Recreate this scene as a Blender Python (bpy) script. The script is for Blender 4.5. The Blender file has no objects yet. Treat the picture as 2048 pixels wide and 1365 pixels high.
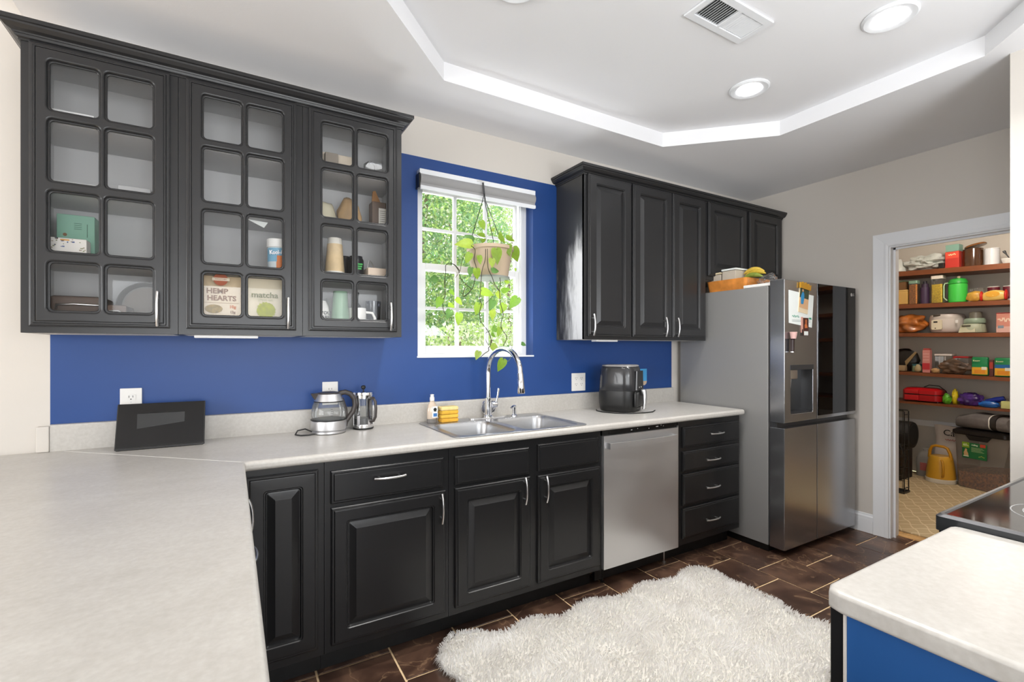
import bpy, bmesh, math, random
from mathutils import Vector, Matrix
random.seed(7)
PI = math.pi
scene = bpy.context.scene
COL = scene.collection
# ------------------------------------------------------------------ camera, light, exposure
FPX, YAW, HY = 955.07, math.radians(59.55), 696.98
cam_d = bpy.data.cameras.new('camera'); cam = bpy.data.objects.new('camera', cam_d); COL.objects.link(cam)
cam_d.sensor_width = 36.0; cam_d.lens = FPX / 2048 * 36.0
cam_d.shift_y = (HY - 682.5) / 2048
cam_d.clip_start = 0.02; cam_d.clip_end = 200
cam.location = (0, -2.56, 1.318)
cam.rotation_euler = (PI / 2, 0, YAW - PI / 2)
scene.camera = cam
scene.view_settings.view_transform = 'Standard'
scene.view_settings.look = 'None'
scene.view_settings.exposure = 0.0
scene.view_settings.gamma = 1.0
scene.view_settings.use_curve_mapping = False
world = bpy.data.worlds.new('world'); scene.world = world; world.use_nodes = True
bgn = world.node_tree.nodes['Background']
bgn.inputs[0].default_value = (0.86, 0.93, 1.0, 1); bgn.inputs[1].default_value = 4.0

def area(name, loc, rot, sx, sy, power, color=(1, 1, 1), spread=None):
    d = bpy.data.lights.new(name, 'AREA'); d.shape = 'RECTANGLE'; d.size = sx; d.size_y = sy
    d.energy = power; d.color = color
    if spread: d.spread = spread
    o = bpy.data.objects.new(name, d); COL.objects.link(o); o.location = loc; o.rotation_euler = rot
    return o
sun_d = bpy.data.lights.new('sun', 'SUN'); sun_d.energy = 4.5; sun_d.angle = 0.02; sun_d.color = (1, .96, .88)
sun = bpy.data.objects.new('sun', sun_d); COL.objects.link(sun); sun.rotation_euler = (math.radians(38), 0, math.radians(-25))
# daylight through the patio doors and windows behind the camera, plus added fill lights
area('patio_daylight', (0.4, -6.42, 1.25), (PI / 2, 0, 0), 3.6, 2.0, 150, (.92, .96, 1))
area('fill_uplight', (0.45, -3.05, 1.55), (PI * .93, 0, 0), .5, .5, 9, (.92, .96, 1))  # unseen fill light, added to brighten the ceiling
area('fill_uplight', (2.1, -3.05, 1.55), (PI * .90, 0, 0), .5, .5, 16, (.92, .96, 1))  # second added fill, aimed at the right part of the ceiling
area('window_bounce_fill', (1.0, .55, .95), (PI + .55, .35, 0), 1.6, .5, 90, (.97, .99, 1))  # hidden lamp added below the sill, stands in for sunlight off the ground
area('side_daylight', (-3.92, -2.9, 1.45), (0, -PI / 2, 0), 1.5, 3.4, 140, (.95, .975, 1))

# ------------------------------------------------------------------ materials
def lin(c):
    if isinstance(c, str):
        c = c.lstrip('#'); c = [int(c[i:i + 2], 16) / 255 for i in (0, 2, 4)]
    return tuple((v / 12.92 if v <= .04045 else ((v + .055) / 1.055) ** 2.4) for v in c) + (1,)
def ramp(nt, fac, stops):
    r = nt.nodes.new('ShaderNodeValToRGB'); e = r.color_ramp.elements
    while len(e) < len(stops): e.new(0.5)
    for i, (p, c) in enumerate(stops):
        e[i].position = p; e[i].color = lin(c) if isinstance(c, str) else c
    nt.links.new(fac, r.inputs[0]); return r.outputs[0]
def mat(name, col, rough=.5, metal=0., var=0., vscale=8, bump=0., bscale=60, coat=0., alpha=1., trans=0., ior=1.45, stretch=None, emit=None, spec=None, rvar=0., detail=4):
    m = bpy.data.materials.new(name); m.use_nodes = True; nt = m.node_tree; b = nt.nodes['Principled BSDF']
    c = lin(col); b.inputs['Base Color'].default_value = c
    b.inputs['Roughness'].default_value = rough; b.inputs['Metallic'].default_value = metal
    b.inputs['Coat Weight'].default_value = coat; b.inputs['Alpha'].default_value = alpha
    b.inputs['Transmission Weight'].default_value = trans; b.inputs['IOR'].default_value = ior
    if spec is not None: b.inputs['Specular IOR Level'].default_value = spec
    tc = nt.nodes.new('ShaderNodeTexCoord'); mp = nt.nodes.new('ShaderNodeMapping')
    nt.links.new(tc.outputs['Object'], mp.inputs[0])
    if stretch: mp.inputs['Scale'].default_value = stretch
    def noise(s):
        n = nt.nodes.new('ShaderNodeTexNoise'); n.inputs['Scale'].default_value = s; n.inputs['Detail'].default_value = detail
        nt.links.new(mp.outputs[0], n.inputs[0]); return n.outputs[0]
    if var:
        lo = tuple(max(0, v * (1 - var)) for v in c[:3]) + (1,); hi = tuple(min(1, v * (1 + var)) for v in c[:3]) + (1,)
        nt.links.new(ramp(nt, noise(vscale), [(.3, lo), (.7, hi)]), b.inputs['Base Color'])
    if rvar:
        r = nt.nodes.new('ShaderNodeMapRange'); nt.links.new(noise(vscale * .7), r.inputs[0])
        r.inputs[1].default_value = .3; r.inputs[2].default_value = .7
        r.inputs[3].default_value = max(0.02, rough - rvar); r.inputs[4].default_value = min(1, rough + rvar)
        nt.links.new(r.outputs[0], b.inputs['Roughness'])
    if bump:
        bp = nt.nodes.new('ShaderNodeBump'); bp.inputs['Strength'].default_value = bump; bp.inputs['Distance'].default_value = .002
        nt.links.new(noise(bscale), bp.inputs['Height']); nt.links.new(bp.outputs[0], b.inputs['Normal'])
    if emit: b.inputs['Emission Color'].default_value = lin(emit[0]); b.inputs['Emission Strength'].default_value = emit[1]
    return m
def glassy(name, tint=(1, 1, 1), refl=1.0, rough=.02, opacity=0.0, ocol='#888888'):
    m = bpy.data.materials.new(name); m.use_nodes = True; nt = m.node_tree; nt.nodes.clear()
    out = nt.nodes.new('ShaderNodeOutputMaterial'); tr = nt.nodes.new('ShaderNodeBsdfTransparent'); gl = nt.nodes.new('ShaderNodeBsdfGlossy')
    fr = nt.nodes.new('ShaderNodeFresnel'); fr.inputs[0].default_value = 1.45
    mu = nt.nodes.new('ShaderNodeMath'); mu.operation = 'MULTIPLY'; mu.inputs[1].default_value = refl
    mx = nt.nodes.new('ShaderNodeMixShader'); tr.inputs[0].default_value = tint + (1,); gl.inputs['Roughness'].default_value = rough
    nt.links.new(fr.outputs[0], mu.inputs[0]); nt.links.new(mu.outputs[0], mx.inputs[0])
    nt.links.new(tr.outputs[0], mx.inputs[1]); nt.links.new(gl.outputs[0], mx.inputs[2])
    last = mx.outputs[0]
    if opacity:
        df = nt.nodes.new('ShaderNodeBsdfDiffuse'); df.inputs[0].default_value = lin(ocol)
        m2 = nt.nodes.new('ShaderNodeMixShader'); m2.inputs[0].default_value = opacity
        nt.links.new(last, m2.inputs[1]); nt.links.new(df.outputs[0], m2.inputs[2]); last = m2.outputs[0]
    nt.links.new(last, out.inputs[0]); return m
M = {}
M['black'] = mat('cabinet_black_paint', '#1d1d1e', .29, bump=.10, bscale=18, spec=.5)
M['black_up'] = mat('upper_cabinet_charcoal_paint', '#272728', .30, bump=.08, bscale=18)
M['toe'] = mat('toe_kick_black', '#161616', .45, var=.3, vscale=30)
M['cab_in'] = mat('cabinet_interior', '#c9c9c9', .6)
M['cab_raw'] = mat('cabinet_underside', '#dcd8d0', .6, var=.08)
M['beige'] = mat('beige_wall_paint', '#d0cac2', .75, bump=.10, bscale=120)
M['blue'] = mat('blue_wall_paint', '#1f4483', .42, bump=.08, bscale=60, var=.06, vscale=2)
M['bluepanel'] = mat('blue_end_panel_paint', '#1e5290', .5, bump=.05, bscale=60, var=.04, vscale=2)
M['ceil'] = mat('ceiling_white', '#ececee', .8, bump=.10, bscale=150)
M['trim'] = mat('white_trim_paint', '#e9ebee', .35)
M['white'] = mat('white_plastic', '#e6e4e0', .4)
M['vinyl'] = mat('white_window_vinyl', '#f0f0f0', .4)
M['chrome'] = mat('chrome', '#e8e8ea', .10, 1.)
M['nickel'] = mat('brushed_nickel', '#d6d6d6', .28, 1.)
M['steel'] = mat('brushed_stainless', '#d2d2d4', .36, 1., bump=.06, bscale=40, stretch=(1, 1, 30), rvar=.05, vscale=5)
M['steel_dw'] = mat('dishwasher_stainless', '#d8d8d9', .38, .9, bump=.15, bscale=2.2, detail=1, rvar=.05, vscale=5)
M['steel_door'] = mat('fridge_door_stainless', '#a9aaad', .23, .95, bump=.09, bscale=1.6, detail=1)
M['fridge_side'] = mat('fridge_side_grey', '#9a9997', .42, .35, bump=.05, bscale=200)
M['sinksteel'] = mat('sink_stainless', '#b9babc', .33, 1., rvar=.05, vscale=6)
M['darkglass'] = mat('black_mirror_glass', '#060607', .03, 0, spec=.32)
M['blackpl'] = mat('black_plastic', '#1c1c1c', .35)
M['blackgloss'] = mat('gloss_black', '#0c0c0d', .08)
M['greymetal'] = mat('dark_grey_metal', '#4a4a4c', .4, .6)
M['pane'] = glassy('cabinet_glass', refl=.5)
M['winpane'] = glassy('window_glass', refl=.6)
M['clear'] = glassy('clear_plastic', (.95, .95, .94), 1.2, .05, .05, '#cccccc')

def counter_material():
    m = bpy.data.materials.new('laminate_countertop'); m.use_nodes = True; nt = m.node_tree; b = nt.nodes['Principled BSDF']
    tc = nt.nodes.new('ShaderNodeTexCoord')
    n1 = nt.nodes.new('ShaderNodeTexNoise'); n1.inputs['Scale'].default_value = 7; n1.inputs['Detail'].default_value = 8; n1.inputs['Distortion'].default_value = .8
    mp = nt.nodes.new('ShaderNodeMapping'); mp.inputs['Scale'].default_value = (.7, 1.3, 1); mp.inputs['Rotation'].default_value = (0, 0, .5)
    nt.links.new(tc.outputs['Object'], mp.inputs[0]); nt.links.new(mp.outputs[0], n1.inputs[0])
    n2 = nt.nodes.new('ShaderNodeTexNoise'); n2.inputs['Scale'].default_value = 95; n2.inputs['Detail'].default_value = 3
    nt.links.new(tc.outputs['Object'], n2.inputs[0])
    ad = nt.nodes.new('ShaderNodeMixRGB'); ad.inputs[0].default_value = .55
    nt.links.new(n1.outputs[0], ad.inputs[1]); nt.links.new(n2.outputs[0], ad.inputs[2])
    nt.links.new(ramp(nt, ad.outputs[0], [(.30, '#b3afa8'), (.5, '#bcb8b2'), (.70, '#c5c2bc')]), b.inputs['Base Color'])
    b.inputs['Roughness'].default_value = .34
    bp = nt.nodes.new('ShaderNodeBump'); bp.inputs['Strength'].default_value = .08; bp.inputs['Distance'].default_value = .001
    nt.links.new(n2.outputs[0], bp.inputs['Height']); nt.links.new(bp.outputs[0], b.inputs['Normal'])
    return m
M['counter'] = counter_material()
def tile_material():
    m = bpy.data.materials.new('brown_marbled_tile'); m.use_nodes = True; nt = m.node_tree; b = nt.nodes['Principled BSDF']
    ge = nt.nodes.new('ShaderNodeNewGeometry'); oi = nt.nodes.new('ShaderNodeObjectInfo')
    ad = nt.nodes.new('ShaderNodeVectorMath'); ad.operation = 'ADD'
    mul = nt.nodes.new('ShaderNodeVectorMath'); mul.operation = 'SCALE'; mul.inputs['Scale'].default_value = 13
    cmb = nt.nodes.new('ShaderNodeCombineXYZ'); nt.links.new(oi.outputs['Random'], cmb.inputs[0]); nt.links.new(oi.outputs['Random'], cmb.inputs[2])
    nt.links.new(cmb.outputs[0], mul.inputs[0]); nt.links.new(ge.outputs['Position'], ad.inputs[0]); nt.links.new(mul.outputs[0], ad.inputs[1])
    n = nt.nodes.new('ShaderNodeTexNoise'); n.inputs['Scale'].default_value = 5; n.inputs['Detail'].default_value = 7; n.inputs['Distortion'].default_value = 1.0
    nt.links.new(ad.outputs[0], n.inputs[0])
    base = ramp(nt, n.outputs[0], [(.32, '#37261f'), (.5, '#4b362c'), (.68, '#6a5040')])
    n2 = nt.nodes.new('ShaderNodeTexNoise'); n2.inputs['Scale'].default_value = 3.4; n2.inputs['Detail'].default_value = 5; n2.inputs['Distortion'].default_value = 1.6
    nt.links.new(ad.outputs[0], n2.inputs[0])
    mask = ramp(nt, n2.outputs[0], [(.485, (0, 0, 0, 1)), (.5, (.45, .45, .45, 1)), (.515, (0, 0, 0, 1))])
    mx = nt.nodes.new('ShaderNodeMixRGB'); nt.links.new(mask, mx.inputs[0]); nt.links.new(base, mx.inputs[1]); mx.inputs[2].default_value = lin('#a58567')
    nt.links.new(mx.outputs[0], b.inputs['Base Color']); b.inputs['Roughness'].default_value = .30
    bp = nt.nodes.new('ShaderNodeBump'); bp.inputs['Strength'].default_value = .15; bp.inputs['Distance'].default_value = .002
    nt.links.new(n.outputs[0], bp.inputs['Height']); nt.links.new(bp.outputs[0], b.inputs['Normal'])
    return m
M['tile'] = tile_material()
M['grout'] = mat('tan_grout', '#efcba0', .85, var=.25, vscale=14)

# ------------------------------------------------------------------ mesh helpers
ORG = {}
class MB:
    def __init__(s): s.bm = bmesh.new(); s.mi = 0
    def quad(s, pts):
        f = s.bm.faces.new([s.bm.verts.new(p) for p in pts]); f.material_index = s.mi; return s
    def box(s, x0, x1, y0, y1, z0, z1, bev=0, seg=2):
        t = bmesh.new(); bmesh.ops.create_cube(t, size=1)
        for v in t.verts:
            v.co = ((x0 + x1) / 2 + v.co.x * (x1 - x0), (y0 + y1) / 2 + v.co.y * (y1 - y0), (z0 + z1) / 2 + v.co.z * (z1 - z0))
        if bev: bmesh.ops.bevel(t, geom=t.edges[:], offset=bev, segments=seg, affect='EDGES', profile=.5)
        s.add(t); t.free(); return s
    def add(s, t, mtx=None):
        mp = {}
        for v in t.verts: mp[v.index if False else v] = s.bm.verts.new(mtx @ v.co if mtx else v.co)
        for f in t.faces:
            try: g = s.bm.faces.new([mp[v] for v in f.verts]); g.material_index = s.mi
            except ValueError: pass
        return s
    def loops(s, rings, cap0=True, cap1=True, closed=True):
        vr = [[s.bm.verts.new(p) for p in r] for r in rings]; n = len(vr[0])
        for a, b in zip(vr, vr[1:]):
            for i in range(n if closed else n - 1):
                j = (i + 1) % n; f = s.bm.faces.new((a[i], a[j], b[j], b[i])); f.material_index = s.mi
        if cap0: f = s.bm.faces.new(vr[0][::-1]); f.material_index = s.mi
        if cap1: f = s.bm.faces.new(vr[-1]); f.material_index = s.mi
        return s
    def lathe(s, prof, cx=0, cy=0, seg=28, axis='z', sx=1, sy=1, cap0=True, cap1=True):
        R = []
        for r, z in prof:
            r = max(r, 1e-4); ring = []
            for i in range(seg):
                a = 2 * PI * i / seg; p = (cx + r * math.cos(a) * sx, cy + r * math.sin(a) * sy, z)
                if axis == 'x': p = (p[2], p[0], p[1])
                if axis == 'y': p = (p[0], p[2], p[1])
                ring.append(p)
            R.append(ring)
        return s.loops(R, cap0, cap1)
    def tube(s, pts, r, seg=8, radii=None, flat=1.0):
        pts = [Vector(p) for p in pts]; R = []; up = None
        for i, p in enumerate(pts):
            t = (pts[min(i + 1, len(pts) - 1)] - pts[max(i - 1, 0)]).normalized()
            if up is None:
                up = t.cross(Vector((0, 0, 1)));
                if up.length < 1e-3: up = Vector((1, 0, 0))
                up.normalize()
            up = (up - t * up.dot(t)).normalized(); w = t.cross(up); rr = radii[i] if radii else r
            R.append([p + up * math.cos(2 * PI * k / seg) * rr + w * math.sin(2 * PI * k / seg) * rr * flat for k in range(seg)])
        return s.loops(R)
    def prism(s, poly, a0, a1, axis='z'):
        def P(p, a):
            return {'z': (p[0], p[1], a), 'y': (p[0], a, p[1]), 'x': (a, p[0], p[1])}[axis]
        return s.loops([[P(p, a0) for p in poly], [P(p, a1) for p in poly]])
    def sweep(s, path, prof, closed=False):
        # path: list of (x,y); prof: list of (out, z); outward = right hand of travel
        n = len(path); R = []
        for i, p in enumerate(path):
            p = Vector(p); ds = []
            if i > 0: ds.append((p - Vector(path[i - 1])).normalized())
            if i < n - 1: ds.append((Vector(path[i + 1]) - p).normalized())
            ns = [Vector((d.y, -d.x)) for d in ds]
            if len(ns) == 2: m = (ns[0] + ns[1]).normalized(); k = 1 / max(.2, m.dot(ns[0]))
            else: m = ns[0]; k = 1
            R.append([(p.x + m.x * o * k, p.y + m.y * o * k, z) for o, z in prof])
        return s.loops(R)
    def xf(s, mtx):
        for v in s.bm.verts: v.co = mtx @ v.co
        return s
    def build(s, name, m, parent=None, smooth=35, label=None, local=False, recalc=True, stuff=False):
        if recalc: bmesh.ops.recalc_face_normals(s.bm, faces=s.bm.faces)
        me = bpy.data.meshes.new(name); s.bm.to_mesh(me); s.bm.free()
        for q in (m if isinstance(m, (list, tuple)) else [m]): me.materials.append(M[q] if isinstance(q, str) else q)
        return finish(me, name, parent, smooth, label, local, stuff)
def finish(me, name, parent, smooth, label, local, stuff=False):
    o = bpy.data.objects.new(name, me); COL.objects.link(o)
    if smooth:
        me.shade_smooth(); me.set_sharp_from_angle(angle=math.radians(smooth))
        if smooth <= 40:
            w = o.modifiers.new('weighted_normals', 'WEIGHTED_NORMAL'); w.keep_sharp = True; w.weight = 80
    org = Vector((0, 0, 0))
    if parent is not None:
        o.parent = parent; org = ORG.get(parent, Vector((0, 0, 0)))
        if not local:
            me.transform(Matrix.Translation(-org))
        ORG[o] = org
    if label: o['label'] = label
    if stuff: o['kind'] = 'stuff'
    return o
def thing(name, label, cat, loc=(0, 0, 0), rz=0, group=None):
    o = bpy.data.objects.new(name, None); COL.objects.link(o); o.location = loc; o.rotation_euler = (0, 0, rz); o.empty_display_size = .05
    o['label'] = label; o['category'] = cat
    if group: o['group'] = group
    ORG[o] = Vector(loc); return o
def solo(o, label, cat, group=None):
    # a thing that is one mesh: put its origin at the base centre
    me = o.data; xs = [v.co for v in me.vertices]
    c = Vector(((min(v.x for v in xs) + max(v.x for v in xs)) / 2, (min(v.y for v in xs) + max(v.y for v in xs)) / 2, min(v.z for v in xs)))
    me.transform(Matrix.Translation(-c)); o.location = c; ORG[o] = c
    o['label'] = label; o['category'] = cat
    if group: o['group'] = group
    return o
def struct(o): o['kind'] = 'structure'; return o
def dup(root, loc, rz=None, label=None, group=None):
    r = root.copy(); COL.objects.link(r); r.location = loc
    if rz is not None: r.rotation_euler = (0, 0, rz)
    if label: r['label'] = label
    if group: r['group'] = group
    ORG[r] = Vector(loc)
    for ch in list(root.children):
        c = ch.copy(); COL.objects.link(c); c.parent = r
        for g in list(ch.children):
            d = g.copy(); COL.objects.link(d); d.parent = c
    return r
def plate(outline, holes, t, bevel, mtx, name, m, parent=None, smooth=35, local=False, label=None, res=2):
    cu = bpy.data.curves.new(name, 'CURVE'); cu.dimensions = '2D'; cu.fill_mode = 'BOTH'
    cu.extrude = t / 2 - bevel; cu.bevel_depth = bevel; cu.bevel_resolution = res; cu.offset = -bevel
    def area2(p): return sum(p[i][0] * p[(i + 1) % len(p)][1] - p[(i + 1) % len(p)][0] * p[i][1] for i in range(len(p)))
    for k, pts in enumerate([outline] + holes):
        if (area2(pts) > 0) != (k == 0): pts = pts[::-1]
        sp = cu.splines.new('POLY'); sp.points.add(len(pts) - 1); sp.use_cyclic_u = True
        for q, p in zip(sp.points, pts): q.co = (p[0], p[1], 0, 1)
    ob = bpy.data.objects.new(name, cu); COL.objects.link(ob)
    dg = bpy.context.evaluated_depsgraph_get(); me = bpy.data.meshes.new_from_object(ob.evaluated_get(dg))
    bpy.data.objects.remove(ob); bpy.data.curves.remove(cu)
    me.name = name; me.transform(mtx); me.materials.clear(); me.materials.append(M[m] if isinstance(m, str) else m)
    return finish(me, name, parent, smooth, label, local)
def rrect(x0, x1, y0, y1, r, n=4):
    P = []
    for cx, cy, a in ((x1 - r, y1 - r, 0), (x0 + r, y1 - r, 90), (x0 + r, y0 + r, 180), (x1 - r, y0 + r, 270)):
        for i in range(n + 1):
            t = math.radians(a + 90 * i / n); P.append((cx + r * math.cos(t), cy + r * math.sin(t)))
    return P
def text(s, size, mtx, m, parent, name='lettering', ext=.0004, align='CENTER', local=False, bold=0, space=1, sx=1, label=None):
    cu = bpy.data.curves.new(name, 'FONT'); cu.body = s; cu.size = size; cu.extrude = ext; cu.align_x = align; cu.align_y = 'CENTER'
    cu.offset = bold; cu.space_character = space; cu.resolution_u = 3
    ob = bpy.data.objects.new(name, cu); COL.objects.link(ob)
    dg = bpy.context.evaluated_depsgraph_get(); me = bpy.data.meshes.new_from_object(ob.evaluated_get(dg))
    bpy.data.objects.remove(ob); bpy.data.curves.remove(cu); me.name = name
    me.transform(mtx @ Matrix.Diagonal((sx, 1, 1, 1))); me.materials.clear(); me.materials.append(M[m] if isinstance(m, str) else m)
    return finish(me, name, parent, 0, label, local)
# frames: FRONT faces -y (u=x, v=z, w towards -y); PLUSX faces +x
def FR(x, y, z): return Matrix(((1, 0, 0, x), (0, 0, -1, y), (0, 1, 0, z), (0, 0, 0, 1)))      # local z -> -y
def FX(x, y, z): return Matrix(((0, 0, 1, x), (1, 0, 0, y), (0, 1, 0, z), (0, 0, 0, 1)))       # local z -> +x
def FMX(x, y, z): return Matrix(((0, 0, -1, x), (-1, 0, 0, y), (0, 1, 0, z), (0, 0, 0, 1)))    # local z -> -x
DOOR = [(0, 0, .001), (0, .012, .001), (.004, .0150, .002), (.010, .0150, .002), (.0125, .0190, .002), (.015, .020, .002), (.055, .020, .012), (.058, .0165, .011), (.061, .0165, .011), (.065, .0085, .009), (.071, .0085, .004), (.092, .0165, .001), (.0945, .0182, .001), (.0955, .0184, .001)]
DRAW = [(0, 0, .001), (0, .012, .001), (.004, .0150, .002), (.010, .0150, .002), (.0125, .0190, .002), (.015, .020, .002)]
def ringdoor(u0, u1, v0, v1, prof, mtx):
    mb = MB(); R = []
    for d, w, r in prof: R.append([mtx @ Vector((x, y, w)) for x, y in rrect(u0 + d, u1 - d, v0 + d, v1 - d, r, 3)])
    mb.loops(R); return mb
def scribble(w, h, mtx, m, parent, name='script_print', n=4, local=False):
    # an unreadable handwritten-looking line, as far as the print can be made out
    P = [(-w / 2 + w * i / (n * 6), h / 2 * math.sin(i * PI / 3) * (1 if (i // 6) % 2 else .6), .0003) for i in range(n * 6 + 1)]
    return MB().tube(P, h * .13, 5, flat=.4).xf(mtx).build(name, m, parent, 0, local=local)
def pull(mtx, parent, L=.13, name='handle', m='nickel'):
    # bow handle, local: along y (vertical), stands off along z
    mb = MB(); pts = []
    for i in range(13):
        t = i / 12 - .5; pts.append((0, t * L, .034 - .040 * (abs(t) * 2) ** 2.4 * .32))
    mb.tube(pts, .0052, 8, flat=1.0)
    for s in (-1, 1): mb.tube([(0, s * L * .32, -.001), (0, s * L * .32, .031)], .0035, 8)
    mb.xf(mtx); return mb.build(name, m, parent, 50)
# ------------------------------------------------------------------ setting
CZ, TZ = 2.61, 2.70
def grid_wall(name, xs, zs, y, colour, hole, mats):
    mb = MB(); bm = mb.bm; V = {}
    for i, x in enumerate(xs):
        for j, z in enumerate(zs): V[i, j] = bm.verts.new((x, y, z))
    for i in range(len(xs) - 1):
        for j in range(len(zs) - 1):
            cx, cz = (xs[i] + xs[i + 1]) / 2, (zs[j] + zs[j + 1]) / 2
            if hole(cx, cz): continue
            f = bm.faces.new((V[i, j], V[i + 1, j], V[i + 1, j + 1], V[i, j + 1])); f.material_index = colour(cx, cz)
    return mb
WX0, WX1, WZ0, WZ1 = .895, 1.660, 1.273, 2.30
blue = lambda x, z: 1 if ((-.619 < x < 2.937 and 1.0 < z < 1.380) or (.70 < x < 1.86 and 1.0 < z < 2.388)) else 0
mb = grid_wall('wall_back', [-4, -.619, .70, WX0, WX1, 1.86, 2.937, 3.95], [0, 1.0, WZ0, 1.38, WZ1, 2.388, 2.9], 0, blue,
               lambda x, z: WX0 < x < WX1 and WZ0 < z < WZ1, None)
mb.mi = 1
mb.quad([(WX0, 0, WZ0), (WX0, .16, WZ0), (WX0, .16, WZ1), (WX0, 0, WZ1)]); mb.quad([(WX1, 0, WZ0), (WX1, .16, WZ0), (WX1, .16, WZ1), (WX1, 0, WZ1)])
mb.quad([(WX0, 0, WZ1), (WX1, 0, WZ1), (WX1, .16, WZ1), (WX0, .16, WZ1)]); mb.mi = 2
mb.quad([(WX0, 0, WZ0), (WX1, 0, WZ0), (WX1, .16, WZ0), (WX0, .16, WZ0)])
wall_back = struct(mb.build('wall_back', ['beige', 'blue', 'trim'], smooth=0, recalc=False))
mb = MB(); mb.box(WX0 - .004, WX1 + .004, -.006, .03, WZ0 - .008, WZ0 + .001); mb.build('window_sill', 'trim', wall_back)
# pantry door wall on the right
XW = 3.93; DY0, DY1, DZ = -1.04, -1.80, 2.015
mb = MB()
for a, b, c, d in ((0.0, DY0 + .0185, 0, 2.9), (DY0 + .0185, DY1 - .0185, DZ + .0185, 2.9), (DY1 - .0185, -1.90, 0, 2.9)):
    mb.box(XW, XW + .12, b, a, c, d)
wall_right = struct(mb.build('wall_right', 'beige', smooth=0))
mb = MB(); mb.box(2.943, XW + .12, -6.6, -1.862, 0, 2.75); wall_block = struct(mb.build('wall_corner', 'beige', smooth=0))
mb = MB(); mb.box(-4.1, -4.0, -6.6, 0, 0, 2.9); struct(mb.build('wall_left', 'beige', smooth=0))
mb = MB(); mb.box(-4.1, 3.0, -6.6, -6.5, 0, 2.9); struct(mb.build('wall_rear', 'beige', smooth=0))
# door casing + jambs
def casing():
    cs = [(0, 0), (0, .011), (.008, .016), (.020, .017), (.030, .013), (.060, .016), (.078, .019), (.090, .019), (.092, 0)]
    t = struct(MB().box(XW + .0, XW + .125, DY0, DY0 + .018, 0, DZ).box(XW, XW + .125, DY1 - .018, DY1, 0, DZ).box(XW, XW + .125, DY1 - .018, DY0 + .018, DZ, DZ + .018).build('door_1', 'trim', smooth=0))
    def leg(yin, sgn):
        mb = MB(); W = [(XW - p, yin + sgn * (q + .008)) for q, p in [(a, b) for a, b in cs]]
        mb.prism(W, 0, DZ + .010 + .0, 'z'); return mb
    # left leg, head, right leg with mitres made by sweeping the profile round the opening
    path = [(DY0 + .008, 0.0), (DY0 + .008, DZ + .008), (DY1 - .008, DZ + .008), (DY1 - .008, 0.0)]
    for k, (nm) in enumerate(('casing', 'casing', 'casing')):
        a, b = Vector(path[k]), Vector(path[k + 1]); R = []
        for q, p in cs:
            pass
        def ring(end):
            out = []
            for q, p in cs:
                if k == 0: y, z = DY0 + .008 + q, (0 if end == 0 else DZ + .008 + q)
                elif k == 1: z, y = DZ + .008 + q, (DY0 + .008 + q if end == 0 else DY1 - .008 - q)
                else: y, z = DY1 - .008 - q, (DZ + .008 + q if end == 0 else 0)
                if k == 2 or (k == 1 and end == 1): y = max(y, -1.869)
                out.append((XW - p, y, z))
            return out
        mb = MB(); mb.loops([ring(0), ring(1)]); mb.build(nm, 'trim', t, 30)
    mb = MB(); mb.box(XW + .045, XW + .058, DY0 - .012, DY0, 0, DZ - .0).box(XW + .045, XW + .058, DY1, DY0, DZ - .012, DZ); mb.build('door_stop', 'trim', t, 0)
casing()
prof = [(0, 0), (.014, 0), (.014, .085), (.010, .10), (.011, .112), (.005, .122), (.004, .132), (0, .135)]
mb = MB(); mb.loops([[(XW - p, y, z) for p, z in prof] for y in (-.0, DY0 + .101)]); struct(mb.build('baseboard_right', 'trim', smooth=20))
# floor of tiles
mb = MB(); mb.box(-4, 4.05, -6.5, 0, -.06, -.004); floor = struct(mb.build('floor', 'grout', smooth=0))
T = .3005
joint = {0: -.505, 1: -.505, 2: -.713, 3: -.528, 4: -.66, 5: -.534, 6: -.69, 7: -.532, 8: -.673, 9: -.85, 10: -.970, 11: -.76, 12: -.971, 13: -.83}
tile_me = {}
for c in range(-1, 14):
    x0 = (c - 1) * T + .305 - .3 + .0; x0 = .598 + (c - 2) * T; x1 = x0 + T
    if x0 > 3.93: continue
    x1 = min(x1, 4.045)
    j0 = joint.get(c, -.6); L = .3035 if c != 11 else .607
    y = j0 + 2 * L
    while y > -3.0:
        ya, yb = y - L + .0042, y - .0042; y -= L
        if ya > -.40: continue
        g = .0044 if random.random() < .7 else .0022
        key = (round(x1 - x0, 3), round(L, 3))
        if key not in tile_me:
            mb = MB(); mb.box(g, x1 - x0 - g, 0, L - .0084, -.0075, 0, .0012, 1); bmesh.ops.recalc_face_normals(mb.bm, faces=mb.bm.faces)
            me = bpy.data.meshes.new('tile'); mb.bm.to_mesh(me); mb.bm.free(); me.materials.append(M['tile']); tile_me[key] = me
        o = bpy.data.objects.new('tile', tile_me[key]); COL.objects.link(o); o.parent = floor
        o.location = (x0, ya, random.uniform(-.0006, .0006) + .0003)
mb = MB(); mb.box(-4, 2.943, -6.5, -3.32, -.006, .0); mb.build('rear_flooring', mat('rear_carpet', '#b3aca3', .95, var=.1, vscale=40), floor, 0)
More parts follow.
